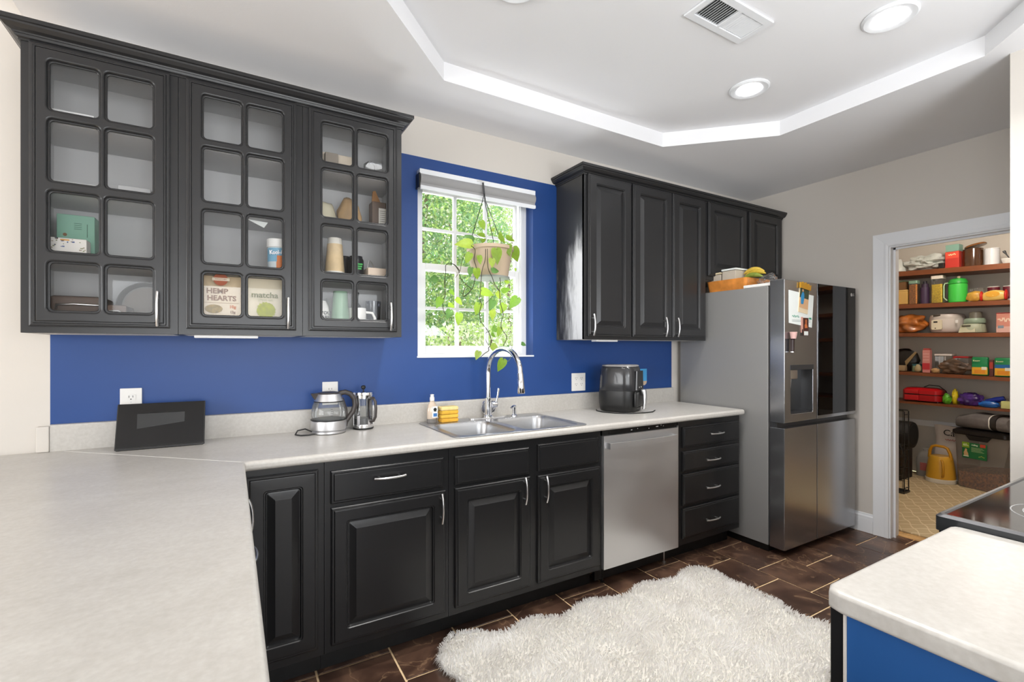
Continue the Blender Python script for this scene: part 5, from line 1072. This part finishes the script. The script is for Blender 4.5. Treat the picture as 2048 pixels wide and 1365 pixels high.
for q in range(3): patch(t, 5.9748, -.522, -.570, z + .125 + q * .03, z + .130 + q * .03, '#e0b5a8')
z = szr(3, -.59, -.72); t = bx('clear_tub', 'clear tub with a flat white lid on the fourth pantry shelf', 'container', -.592, -.718, z, .170, '', 6.05, 6.16, m=M['clear']); MB().box(6.045, 6.165, -.722, -.588, z + .1705, z + .190, .004).build('lid', C('#d8cfc8', .4), t, 30)
for q in (-.628, -.672): MB().box(6.044, 6.0490, q - .003, q + .003, z + .01, z + .165).build('rib', C('#c9c4c0', .4), t, 0)
z = szr(3, -.73, -.83); t = bx('clear_tub', 'clear tub with a red lid and handle behind the brown bag', 'container', -.732, -.838, z, .155, '', 6.06, 6.17, m=M['clear']); MB().box(6.055, 6.175, -.842, -.728, z + .1555, z + .172, .004).build('lid', C('#a82826', .4), t, 30); MB().tube([(6.055, -.735, z + .15), (6.035, -.735, z + .15), (6.035, -.735, z + .05), (6.055, -.735, z + .05)], .008, 8).build('handle', C('#a82826', .4), t, 50)
z = szr(3, -.59, -.87); solo(lumpy('snack_bag', (6.0, -.755, z), (.035, .115, .065), None, 21, .55, 4, 2.6).build('snack_bag', mat('brown_bag_mix', '#5d4634', .4, var=.7, vscale=14, bump=1, bscale=20), smooth=60), 'crumpled brown and purple bag lying on the fourth pantry shelf', 'bag')
solo(lumpy('rice_bag', (5.985, -.618, z), (.022, .036, .026), None, 22, .3, 3).build('rice_bag', C('#a9855a', .5), smooth=60), 'small tan bag at the foot of the white-lidded tub', 'bag')
for (a, b), lb, c2 in (((-.885, -1.000), 'green and yellow noodle pouch, left one on the fourth pantry shelf', '#17804a'), ((-1.040, -1.155), 'green, blue and yellow noodle pouch, right one on the fourth pantry shelf', '#1d5f9a')):
    z = szr(3, a, b); t = thing('noodle_pouch', lb, 'package', (6.0, (a + b) / 2, z), group='noodle pouches in the pantry'); MB().box(5.975, 6.015, b, a, z, z + .172, .012, 3).build('pouch', C('#157a45', .35), t, 50); patch(t, 5.9748, a - .004, b + .004, z + .012, z + .078, '#e0a628'); patch(t, 5.9746, a - .02, b + .02, z + .020, z + .055, '#d98a1e'); patch(t, 5.9748, a - .004, b + .004, z + .0785, z + .110, c2); tx('Knorr', .020, 5.9732, a - .036, z + .138, '#e8e6b8', t); patch(t, 5.9744, b + .045, b + .010, z + .055, z + .082, '#e6e2cf')
z = szr(3, -1.01, -1.03); t = bx('sauce_packet', 'thin red and dark packet between the noodle pouches', 'package', -1.006, -1.034, z, .15, '#5a2a24', 5.975, 6.0); patch(t, 5.9748, -1.008, -1.032, z + .07, z + .13, '#a83a2c')
# --- shelf 5
z = szr(4, -.33, -.66); t = thing('sandwich_maker', 'red sandwich maker with a black cord on the lowest pantry shelf', 'appliance', (6.05, -.5, z))
mb = MB(); mb.prism(rrect(5.98, 6.16, -.655, -.340, .05, 5), z + .012, z + .070); mb.build('lower_plate', C('#a01318', .3), t, 40); mb = MB(); mb.loops([[(x, y, z + q) for x, y in rrect(5.98 + i, 6.16 - i, -.655 + i, -.340 - i, .05, 5)] for i, q in ((0, .078), (0, .115), (.02, .135), (.05, .142))]); mb.build('upper_lid', C('#b5161c', .3), t, 40)
mb = MB(); mb.prism(rrect(5.985, 6.155, -.650, -.345, .05, 5), z + .0705, z + .0775); mb.build('seam_band', 'blackpl', t, 40); MB().box(5.955, 5.985, -.490, -.375, z + .015, z + .068, .008).build('handle', C('#b8171d', .3), t, 40); MB().box(5.956, 5.985, -.490, -.375, z + .080, z + .120, .008).build('handle', C('#b8171d', .3), t, 40)
for x in (6.0, 6.14):
    for y in (-.36, -.63): MB().lathe([(.008, z), (.008, z + .0118)], x, y, 10).build('foot', 'blackpl', t, 0)
MB().tube([(6.12, -.48, z + .143), (6.13, -.52, z + .165), (6.13, -.60, z + .160), (6.12, -.655, z + .115), (6.08, -.685, z + .06), (6.05, -.69, z + .006)], .004, 8).build('cord', 'blackpl', t, 60)
z = szr(4, -.67, -.78); solo(lumpy('candy_bag', (6.0, -.700, z), (.03, .032, .050), None, 31, .4, 3, 3).build('candy_bag', mat('candy_green_red', '#5fae2a', .3, var=.6, vscale=18), smooth=60), 'small green candy bag next to the sandwich maker', 'bag'); solo(lumpy('candy_bag', (6.03, -.752, z), (.03, .024, .080), None, 32, .3, 3, 3).build('candy_bag', mat('candy_yellow', '#c9b41c', .3, var=.5, vscale=20), smooth=60), 'upright yellow candy bag on the lowest pantry shelf', 'bag')
solo(lumpy('snack_bag', (6.03, -.865, z), (.045, .085, .065), None, 33, .35, 4, 2.6).build('snack_bag', mat('purple_snack', '#4b2a78', .25, var=.8, vscale=12), smooth=60), 'shiny purple snack bag on the lowest pantry shelf', 'bag')
solo(lumpy('snack_bag', (5.985, -1.005, z), (.028, .072, .032), None, 34, .3, 3, 3).build('snack_bag', mat('blue_snack', '#1f5fae', .25, var=.4, vscale=16), smooth=60), 'blue snack bag lying in front on the lowest pantry shelf', 'bag')
o = MB().tube([(6.05, -.965, z + .045), (6.05, -1.03, z + .065), (6.05, -1.09, z + .085)], .026, 12, radii=[.020, .027, .022]).build('snack_roll', C('#1d2f8a', .25), smooth=60); solo(o, 'dark blue rolled snack pack propped up on the lowest pantry shelf', 'package')
bx('note_block', 'pale yellow-green paper block at the right of the lowest pantry shelf', 'box', -1.085, -1.155, z, .066, '#c9c983', 5.965, 6.02)
# --- pantry floor
t = thing('wire_crate', 'folded black wire dog crate standing in the pantry doorway', 'crate', (5.26, -.35, .008))
for x in (5.21, 5.30):
    mb = MB(); r = .003
    ys = [-.645 + i * .043 for i in range(14)]; zs = [.02 + i * .105 for i in range(8)]
    for y in ys: mb.tube([(x, y, .015), (x, y, .752)], .0022, 4)
    for zz in zs: mb.tube([(x, -.645, zz), (x, -.085, zz)], .0026, 4)
    mb.build('wire_panel', 'blackpl', t, 0, stuff=True)
    MB().tube([(x, -.648, .012), (x, -.648, .745), (x, -.64, .754), (x, -.08, .754)], .0045, 6).build('edge_wire', 'blackpl', t, 0)
MB().box(5.195, 5.315, -.655, -.08, .0085, .030, .004).build('tray', 'blackpl', t, 0)
for zz in (.06, .72, .40): MB().tube([(5.21, -.652, zz), (5.30, -.652, zz)], .004, 6).build('corner_link', 'blackpl', t, 0)
t = bx('storage_box', 'dark storage box behind the wire crate on the pantry floor', 'box', -.06, -.44, .009, .315, '#2a211c', 5.70, 5.97, bev=.01)
t = thing('pet_carrier', 'round black mesh pet carrier with a hanging strap in the pantry', 'carrier', (5.80, -.36, .3255)); mb = MB(); mb.lathe([(.11, -.10), (.130, -.11), (.132, -.49), (.125, -.505), (.10, -.508)], 5.80, .460, 32, 'y'); mb.build('tunnel', mat('black_nylon', '#15120f', .6), t, 50)
MB().lathe([(.001, -.509), (.098, -.509), (.098, -.5085), (.001, -.5085)], 5.80, .460, 28, 'y').build('mesh_end', C('#0c0b0a', .8), t, 0); MB().tube([(5.70, -.42, .40), (5.66, -.50, .25), (5.655, -.485, .10), (5.66, -.40, .03)], .010, 6, flat=.3).build('strap', 'blackpl', t, 50)
t = thing('detergent_jug', 'grey jug with a red label under the pet carrier', 'jug', (6.14, -.47, .009)); mb = MB(); mb.loops([[(6.14 + (x) * s, -.490 + y * s, z) for x, y in rrect(-.055, .055, -.070, .070, .03, 4)] for s, z in ((.95, .009), (1, .03), (1, .19), (.7, .245), (.35, .265))]); mb.build('body', C('#8f8b86', .4), t, 50); patch(t, 6.0845, -.46, -.515, .07, .15, '#b0605a'); MB().lathe([(.022, .2655), (.024, .29)], 6.14, -.49, 16).build('cap', C('#a9a6a2', .4), t, 40)
t = thing('food_sack', 'white paper sack with black lettering behind the yellow pail', 'sack', (6.23, -.65, .009)); mb = MB(); R = []
for zz, w, d, dy in ((.009, .105, .07, 0), (.05, .115, .08, 0), (.28, .110, .07, 0), (.42, .100, .045, .004), (.46, .108, .022, .006), (.535, .112, .006, .012)): R.append([(6.225 + x * d, -.655 + dy + y * w, zz + .006 * math.sin(y * 3)) for x, y in rrect(-1, 1, -1, 1, .5, 4)])
mb.loops(R).build('sack_body', mat('sack_white', '#d8cdc4', .7, bump=.6, bscale=12), t, 50); tx('Can', .082, 6.150, -.690, .470, '#1c1a18', t, rot=-.08); scribble(.09, .020, FB(6.150, -.685, .405), C('#b0605a', .6), t, n=5)
# yellow pail
t = thing('yellow_pail', 'yellow scoop pail with an arched handle and white base', 'pail', (6.01, -.655, .009)); PX2, PY2 = 6.01, -.650
MB().lathe([(.118, .009), (.120, .013), (.119, .045), (.116, .048)], PX2, PY2, 36).build('base', C('#dcd5c8', .4), t, 40, label='white base ring'); MB().lathe([(.114, .0485), (.108, .12), (.096, .215), (.088, .250), (.080, .262), (.001, .264)], PX2, PY2, 36).build('body', C('#d6a233', .3), t, 50)
pts = [(PX2 - .02, PY2 + .082, .235), (PX2 - .02, PY2 + .078, .30), (PX2 - .02, PY2 + .060, .348), (PX2 - .02, PY2 + .03, .358), (PX2 - .02, PY2 - .03, .356), (PX2 - .02, PY2 - .058, .342), (PX2 - .02, PY2 - .078, .29), (PX2 - .02, PY2 - .086, .235)]
MB().tube(pts, .016, 10, flat=.8).build('top_handle', C('#c98e1e', .3), t, 60); MB().tube([(PX2 - .09, PY2 - .035, .230), (PX2 - .118, PY2 - .052, .215), (PX2 - .122, PY2 - .058, .15), (PX2 - .118, PY2 - .055, .09), (PX2 - .10, PY2 - .045, .075)], .010, 10).build('side_handle', C('#c98e1e', .3), t, 60)
# dog food bin
t = thing('pet_food_bin', 'large clear pet food bin with a black lid and green label', 'bin', (5.955, -.765, .009), rz=math.radians(-102))
def ringb(g, z, w0=0, w1=.385, d=.42): return [(x, y, z) for x, y in rrect(w0 - g, w1 + g, -g, d + g, .03, 4)]
MB().loops([ringb(-.018, .001), ringb(-.015, .02), ringb(.0, .46), ringb(.006, .50)]).build('bin_body', glassy('bin_plastic', (.80, .78, .76), 1.3, .12, .30, '#b5ada6'), t, 50, local=True)
MB().loops([ringb(-.022, .006), ringb(-.020, .10), [(x, y, .13 + .05 * (x / .385) + .02 * math.sin(y * 20)) for x, y, z in ringb(-.019, .15)]]).build('kibble', mat('kibble', '#c8743f', .85, var=.7, vscale=70, bump=1.5, bscale=90), t, 30, local=True)
MB().loops([ringb(.010, .498), ringb(.016, .505), ringb(.014, .535), ringb(-.01, .552), ringb(-.05, .556)]).build('lid', C('#16110f', .4), t, 40, local=True); mb = MB(); mb.prism([(.10, .498), (.13, .455), (.26, .455), (.29, .498)], -.018, -.006, 'y'); mb.build('lid_latch', C('#16110f', .4), t, 30, local=True)
lb0 = MB().box(.070, .255, -.0075, -.0060, .285, .430).build('label', C('#1f6a3a', .5), t, 0, local=True, label='green printed label'); MB().box(.070, .125, -.0085, -.0076, .380, .432).build('label_corner', C('#7fa024', .5), t, 0, local=True)
MB().box(.205, .245, -.0085, -.0076, .400, .428).build('red_mark', C('#c4432e', .5), t, 0, local=True)
def lt(s, size, x, z, c): return text(s, size, FR(x, -.0088, z), C(c, .6), t, local=True, bold=.0004)
lt('60', .030, .093, .405, '#dfe6c0'); lt('lb.', .012, .116, .400, '#dfe6c0'); lt('rolling', .018, .165, .412, '#e6ead8')
for q in range(5): MB().box(.140, .235 - .012 * (q % 3), -.0082, -.0076, .350 + q * .009, .353 + q * .009).build('fine_print', C('#a9c08a', .6), t, 0, local=True)
mb = MB(); mb.prism([(.085, .310), (.082, .335), (.090, .352), (.092, .368), (.102, .372), (.108, .362), (.106, .350), (.116, .330), (.118, .310)], -.0086, -.0076, 'y'); mb.build('dog_picture', C('#c9a271', .6), t, 0, local=True); MB().box(.080, .120, -.0086, -.0076, .298, .308).build('bowl_picture', C('#dcd8c6', .6), t, 0, local=True)
for q in range(5): MB().box(.196 + q * .009, .200 + q * .009, -.0086, -.0076, .306 + .004 * (2 - abs(q - 2)), .314 + .004 * (2 - abs(q - 2))).build('paw_mark', C('#c9c24a', .6), t, 0, local=True)
t = thing('travel_bag', 'grey zipped bag lying on the pet food bin lid', 'bag', (6.03, -.98, .5665), rz=math.radians(-102)); mb = MB(); R = []
for x, hh, hd in ((-.20, .03, .08), (-.18, .055, .12), (-.05, .075, .135), (.10, .068, .13), (.19, .060, .12), (.205, .03, .09)): R.append([(x, hd * a * 1.0, hh + hh * b + .0) for a, b in rrect(-1, 1, -1, 1, .7, 5)])
mb.loops(R).build('bag_body', mat('grey_cloth', '#6a6462', .85, bump=.5, bscale=80, var=.15, vscale=20), t, 60, local=True); mb = MB(); mb.loops([[(x, .137 * a, .0725 + .0725 * b) for a, b in rrect(-1, 1, -1, 1, .7, 5)] for x in (.085, .125)]); mb.build('dark_strap', C('#231d1b', .6), t, 60, local=True); mb = MB(); mb.loops([[(x, .139 * a, .0735 + .0735 * b) for a, b in rrect(-1, 1, -1, 1, .7, 5)] for x in (.075, .084)]); mb.build('piping', C('#d9d4cc', .6), t, 60, local=True)

# ------------------------------------------------------------------ contents of the glass-door cabinets
Z0, Z1, Z2, Z3 = 1.3885, 1.6405, 1.8895, 2.1385
YI = -.20
def ibox(name, lb, cat, x0, x1, z, h, col, y0=-.22, y1=-.12, group=None, bev=.003, m=None):
    t = thing(name, lb, cat, ((x0 + x1) / 2, (y0 + y1) / 2, z), group=group); MB().box(x0, x1, y0, y1, z, z + h, bev).build('body', m or C(col, .5), t, 30); return t
def ip(t, x0, x1, z0, z1, y, col, nm='print'): return MB().box(x0, x1, y - .0008, y, z0, z1).build(nm, C(col, .6), t, 0)
t = ibox('locker_tin', 'mint green locker-shaped tin on the third shelf of the left cabinet', 'tin', -.562, -.452, Z1, .182, '#7fae98', -.165, -.06)
for q in range(4): ip(t, -.512, -.490, Z1 + .128 + q * .007, Z1 + .130 + q * .007, -.1652, '#4d7464', 'vent_slot')
for q in range(3): ip(t, -.512, -.490, Z1 + .078 + q * .006, Z1 + .080 + q * .006, -.1652, '#4d7464', 'vent_slot')
ip(t, -.475, -.473, Z1 + .10, Z1 + .15, -.1652, '#46695b', 'hinge_line'); mb = MB(); mb.lathe([(.003, 0), (.006, 0), (.006, .001), (.003, .001)], 0, 0, 14); mb.xf(FR(-.538, -.1652, Z1 + .105)); mb.build('ring_pull', C('#7a5a3c', .5), t, 0)
t = ibox('tissue_box', 'white patterned tissue box in front of the mint tin', 'box', -.566, -.462, Z1, .080, '#e2ded8', -.235, -.175); rr_ = random.Random(5)
for q in range(26):
    a, b = rr_.uniform(-.562, -.468), rr_.uniform(Z1 + .03, Z1 + .076); ip(t, a, a + rr_.uniform(.003, .009), b, b + rr_.uniform(.002, .005), -.2352, rr_.choice(['#5f6f9a', '#8a8f6a', '#7f86a8', '#a89a8a']))
ip(t, -.535, -.510, Z1 + .070, Z1 + .075, -.2354, '#d9a25a')
t = ibox('griddle', 'brown flat griddle with steel handle at the bottom of the left cabinet', 'pan', -.575, -.415, Z0, .125, '#5c4c43', -.20, -.04, bev=.012); MB().tube([(-.555, -.20, Z0 + .075), (-.548, -.225, Z0 + .088), (-.50, -.230, Z0 + .092), (-.43, -.230, Z0 + .090), (-.42, -.20, Z0 + .085)], .004, 8).build('handle', 'nickel', t, 50)
t = thing('frying_pan', 'dark round pan standing on edge at the bottom of the left cabinet', 'pan', (-.29, -.12, Z0)); MB().lathe([(.001, -.075), (.085, -.075), (.098, -.105), (.100, -.105), (.088, -.070), (.001, -.070)], -.300, Z0 + .1005, 32, 'y').build('pan_body', C('#4b453f', .35), t, 50)
MB().lathe([(.001, -.0765), (.080, -.0765), (.080, -.0755), (.001, -.0755)], -.300, Z0 + .1005, 28, 'y').build('cooking_surface', C('#5f5245', .4), t, 0)
t = ibox('waffle_maker', 'low brown waffle maker with steel trim, bottom of the left cabinet', 'appliance', -.412, -.345, Z0, .095, '#5a463a', -.23, -.05, bev=.01); MB().tube([(-.410, -.234, Z0 + .07), (-.370, -.236, Z0 + .072), (-.350, -.236, Z0 + .055)], .003, 8).build('trim', 'nickel', t, 50)
ps = thing('paper_stack', 'loose stack of papers on the second shelf of the left cabinet', 'papers', (-.50, -.15, Z2))
for q in range(7):
    mb = MB(); mb.box(-.075, .075, -.08, .08, 0, .004); mb.xf(Matrix.Translation((-.495 + rr_.uniform(-.01, .01), -.155, Z2 + .001 + q * .0052)) @ Matrix.Rotation(rr_.uniform(-.25, .25), 4, 'Z')); mb.build('sheet', C(['#dcdad6', '#8f8f8f', '#efeeea', '#77787a', '#e6e4e0', '#a3a3a3', '#e9e8e4'][q], .7), ps, 0)
ibox('shallow_tray', 'clear grey shallow box on the second shelf of the left cabinet', 'container', -.378, -.275, Z2, .060, '#b9b9b9', -.20, -.08)
t = ibox('paper_pad', 'thin white pad at the front of the top shelf, left cabinet', 'papers', -.566, -.44, Z3, .045, '#e6e6e6', -.24, -.10)
# middle cabinet
t = thing('seed_pouch', 'hemp hearts seed pouch, cream with brown lettering, middle cabinet', 'pouch', (-.035, -.21, Z0)); mb = MB(); mb.loops([[(-.034 + x, -.212 + y, z) for x, y in ((-.070, -d), (0, -d * 1.15), (.070, -d), (.070, d), (0, d * 1.15), (-.070, d))] for d, z in ((.024, Z0), (.026, Z0 + .03), (.020, Z0 + .13), (.010, Z0 + .205), (.002, Z0 + .232))]); mb.build('pouch', C('#d9c3a0', .45), t, 60)
yf = -.244
ip(t, -.102, .034, Z0 + .060, Z0 + .185, -.2405, '#e2d3bc'); text('HEMP', .029, FR(-.050, yf, Z0 + .165), C('#8a6548', .6), t, bold=.001, sx=1.05); text('HEARTS', .029, FR(-.034, yf, Z0 + .136), C('#8a6548', .6), t, bold=.001, sx=1.0)
mb = MB(); mb.lathe([(.013, 0), (.026, 0), (.026, .0008), (.013, .0008)], 0, 0, 28); mb.xf(FR(-.038, yf, Z0 + .215)); mb.build('emblem', C('#a8522e', .6), t, 0); MB().box(-.068, -.006, yf - .0016, yf - .0009, Z0 + .209, Z0 + .221).build('emblem_band', C('#e6d8c2', .6), t, 0); text('MANITOBA', .008, FR(-.037, yf - .0017, Z0 + .215), C('#a8522e', .6), t)
mb = MB(); mb.lathe([(.001, 0), (.026, 0), (.026, .0008), (.001, .0008)], 0, 0, 20, sx=1.2, sy=.7); mb.xf(FR(-.062, yf, Z0 + .092)); mb.build('seed_picture', mat('seed_picture', '#9a8350', .8, var=.6, vscale=90), t, 0); text('10g', .017, FR(.005, yf, Z0 + .102), C('#c9702e', .6), t, bold=.0006); text('12g', .014, FR(.005, yf, Z0 + .080), C('#8a6548', .6), t, bold=.0005); MB().box(-.095, .028, yf - .0005, yf + .0002, Z0 + .1165, Z0 + .1185).build('fine_print', C('#b59a78', .6), t, 0)
t = thing('matcha_pouch', 'matcha green tea pouch beside the hemp pouch, middle cabinet', 'pouch', (.128, -.21, Z0)); mb = MB(); mb.loops([[(.128 + x, -.212 + y, z) for x, y in ((-.072, -d), (0, -d * 1.15), (.072, -d), (.072, d), (0, d * 1.15), (-.072, d))] for d, z in ((.024, Z0), (.026, Z0 + .03), (.020, Z0 + .13), (.010, Z0 + .205), (.002, Z0 + .232))]); mb.build('pouch', C('#d8cdb4', .45), t, 60)
text('matcha', .034, FR(.125, yf, Z0 + .158), C('#6f7040', .6), t, bold=.0006, sx=1.05); text('green tea', .015, FR(.128, yf, Z0 + .138), C('#a7a57a', .6), t); mb = MB(); P = []
for q in range(36): a = 2 * PI * q / 36; r_ = .034 + .004 * (q % 2) + rr_.uniform(-.002, .002); P.append((.130 + r_ * math.cos(a), Z0 + .092 + r_ * math.sin(a)))
mb.prism(P, yf - .0006, yf + .001, 'y'); mb.build('matcha_heap', mat('matcha_powder', '#9aa023', .9, var=.35, vscale=60), t, 0)
t = thing('drink_mix_canister', 'drink mix canister, orange and blue with white lid, middle cabinet', 'canister', (.180, -.195, Z1)); MB().lathe([(.038, Z1), (.040, Z1 + .004), (.040, Z1 + .122)], .178, -.195, 28).build('body', C('#cfd8dc', .4), t, 40); MB().lathe([(.0405, Z1 + .058), (.0405, Z1 + .118)], .178, -.195, 28, cap0=False, cap1=False).build('blue_band', C('#7fb3cf', .4), t, 40); MB().lathe([(.0408, Z1 + .025), (.0408, Z1 + .085)], .184, -.196, 28, cap0=False, cap1=False).build('orange_fruit', C('#d97b3e', .4), t, 40); MB().lathe([(.043, Z1 + .1225), (.043, Z1 + .158), (.040, Z1 + .160)], .178, -.195, 28).build('lid', C('#efeeea', .4), t, 40); text('Kool-Aid', .024, FR(.178, -.2375, Z1 + .098) @ Matrix.Rotation(.1, 4, 'Z'), C('#f2f2f6', .5), t, bold=.001, sx=.8)
o = MB(); o.prism([(.058, 1.872), (.138, 1.867), (.123, 1.842)], -.222, -.2205, 'y'); o = o.build('price_slip', 'paper', smooth=0); solo(o, 'white folded slip hanging under the second shelf, middle cabinet', 'paper')
t = ibox('magazine', 'thin white booklet on the second shelf of the middle cabinet', 'papers', -.105, -.025, Z2, .028, '#e2e2e2', -.23, -.08)
t = ibox('magazine', 'thin grey booklet at the right of the second shelf, middle cabinet', 'papers', .065, .17, Z2, .022, '#d0d0d0', -.23, -.08)
# right cabinet
t = thing('paper_cup_stack', 'tall inverted stack of cream paper cups, cabinet by the window', 'cups', (.420, -.20, Z1)); MB().lathe([(.046, Z1), (.047, Z1 + .004), (.044, Z1 + .035), (.0435, Z1 + .036)], .420, -.20, 28).build('lowest_cup', C('#e9e6df', .5), t, 40, label='white lowest cup'); MB().lathe([(.0433, Z1 + .036), (.034, Z1 + .165)], .420, -.20, 28).build('printed_sleeve', mat('cup_sleeve', '#dcc39a', .5, var=.15, vscale=20), t, 40); MB().lathe([(.0338, Z1 + .165), (.031, Z1 + .192), (.029, Z1 + .194)], .420, -.20, 28).build('top_cup', C('#e6e2d8', .5), t, 40)
t = thing('dark_bottle', 'black bottle with green writing beside the cup stack', 'bottle', (.525, -.165, Z1)); MB().lathe([(.034, Z1), (.036, Z1 + .004), (.036, Z1 + .105), (.030, Z1 + .118), (.030, Z1 + .125)], .525, -.165, 24).build('body', C('#1b1d22', .3), t, 50); 
for q in range(3): MB().box(.522, .548 - .003 * q, -.2026, -.2012, Z1 + .080 - q * .011, Z1 + .087 - q * .011).build('green_print', C('#3fae52', .5), t, 0)
t = thing('black_mug', 'black tumbler directly behind the cup stack', 'cup', (.478, -.10, Z1)); MB().lathe([(.030, Z1), (.036, Z1 + .128), (.034, Z1 + .130)], .478, -.10, 24).build('body', C('#2a2b2e', .35), t, 50)
t = ibox('cream_box', 'small cream open box with a wire stand, cabinet by the window', 'box', .568, .66, Z1, .068, '#dcc8b4', -.225, -.14); MB().tube([(.575, -.19, Z1 + .068), (.582, -.19, Z1 + .108), (.586, -.19, Z1 + .106), (.612, -.19, Z1 + .068)], .003, 6).build('wire_stand', 'nickel', t, 50)
t = thing('tumbler', 'pale green frosted tumbler on the bottom shelf by the window', 'cup', (.445, -.20, Z0)); MB().lathe([(.044, Z0), (.045, Z0 + .004), (.032, Z0 + .196), (.030, Z0 + .198)], .445, -.20, 28).build('body', mat('frosted_green', '#93b59a', .25, coat=.4, var=.12, vscale=14), t, 50)
t = thing('frosted_tumbler', 'grey frosted tumbler behind the green one', 'cup', (.425, -.11, Z0)); MB().lathe([(.040, Z0), (.030, Z0 + .17)], .425, -.11, 28).build('body', C('#b4b6b2', .3), t, 50)
t = thing('mug', 'white domed mug with black lettering, far left of the bottom shelf', 'mug', (.362, -.19, Z0)); MB().lathe([(.033, Z0), (.036, Z0 + .01), (.036, Z0 + .090), (.032, Z0 + .125), (.020, Z0 + .150), (.001, Z0 + .154)], .362, -.19, 26).build('body', C('#e6e4e0', .3), t, 50); text('YOU', .020, FR(.375, -.2272, Z0 + .092), 'blackpl', t, bold=.0008); text('ARE', .020, FR(.375, -.2272, Z0 + .072), 'blackpl', t, bold=.0008)
t = thing('mug', 'white mug with its handle showing, right pane of the bottom shelf', 'mug', (.525, -.20, Z0)); 
MB().loops([[(.523 + r * math.cos(a), -.20 + r * math.sin(a), z) for a in [2 * PI * i / 28 for i in range(28)]] for r, z in ((.038, Z0), (.041, Z0 + .005), (.041, Z0 + .122), (.037, Z0 + .122), (.036, Z0 + .012))]).build('body', C('#e9e7e2', .25), t, 50)
MB().tube([(.560, -.212, Z0 + .103), (.590, -.220, Z0 + .100), (.602, -.222, Z0 + .075), (.598, -.222, Z0 + .04), (.580, -.218, Z0 + .015), (.558, -.210, Z0 + .012)], .0065, 10).build('handle', C('#e9e7e2', .25), t, 60); scribble(.05, .012, FR(.500, -.2345, Z0 + .070) @ Matrix.Rotation(PI / 2, 4, 'Z'), 'blackpl', t)
t = thing('drinking_glass', 'dark blue drinking glass behind the white mug', 'glass', (.615, -.13, Z0)); MB().lathe([(.030, Z0), (.038, Z0 + .165)], .617, -.13, 24, cap1=False).build('body', glassy('blue_glass', (.30, .33, .42), 1.6, .03, .15, '#2a3348'), t, 50)
t = thing('black_pump_bottle', 'black slim bottle behind the white mug', 'bottle', (.545, -.10, Z0)); MB().lathe([(.018, Z0), (.018, Z0 + .14), (.006, Z0 + .16), (.006, Z0 + .19), (.010, Z0 + .20), (.008, Z0 + .21)], .545, -.10, 16).build('body', C('#18191b', .35), t, 50)
t = thing('snack_bag', 'tan paper bag on the second shelf, cabinet by the window', 'bag', (.50, -.16, Z2)); lumpy('x', (.495, -.15, Z2), (.055, .05, .085), None, 41, .25, 3, 2).build('bag', mat('tan_bag', '#b59468', .5, var=.3, vscale=9), t, 60)
t = thing('snack_bag', 'pale bag at the left of the second shelf, cabinet by the window', 'bag', (.40, -.14, Z2)); lumpy('x', (.385, -.13, Z2), (.055, .05, .070), None, 43, .25, 3, 2).build('bag', C('#c9c2a8', .5), t, 60)
t = ibox('tea_box', 'brown box with a white label on the second shelf by the window', 'box', .590, .662, Z2, .145, '#4a3522', -.215, -.15); ip(t, .622, .660, Z2 + .02, Z2 + .115, -.2152, '#cfcac0', 'label'); [ip(t, .626, .656, Z2 + .03 + q * .010, Z2 + .032 + q * .010, -.2162, '#5f5a52') for q in range(8)]; scribble(.018, .010, FR(.606, -.2158, Z2 + .030), C('#cfc6b8', .5), t, n=2); mb = MB(); mb.prism([(.595, Z2 + .145), (.640, Z2 + .145), (.612, Z2 + .205), (.600, Z2 + .200)], -.19, -.18, 'y'); mb.build('open_flap', C('#8a6238', .6), t, 0)
t = ibox('flat_tray', 'long cream tray with packets on the top shelf by the window', 'tray', .345, .50, Z3, .095, '#d8cbb8', -.20, -.08); MB().box(.372, .43, -.235, -.205, Z3, Z3 + .085, .004).build('packet', C('#8a8176', .6), t, 30)
t = thing('wine_glass', 'upturned clear glass on the top shelf by the window', 'glass', (.60, -.15, Z3)); MB().lathe([(.034, Z3), (.030, Z3 + .10), (.006, Z3 + .12)], .60, -.13, 22, cap0=False, cap1=False).build('bowl', 'kglass', t, 60)
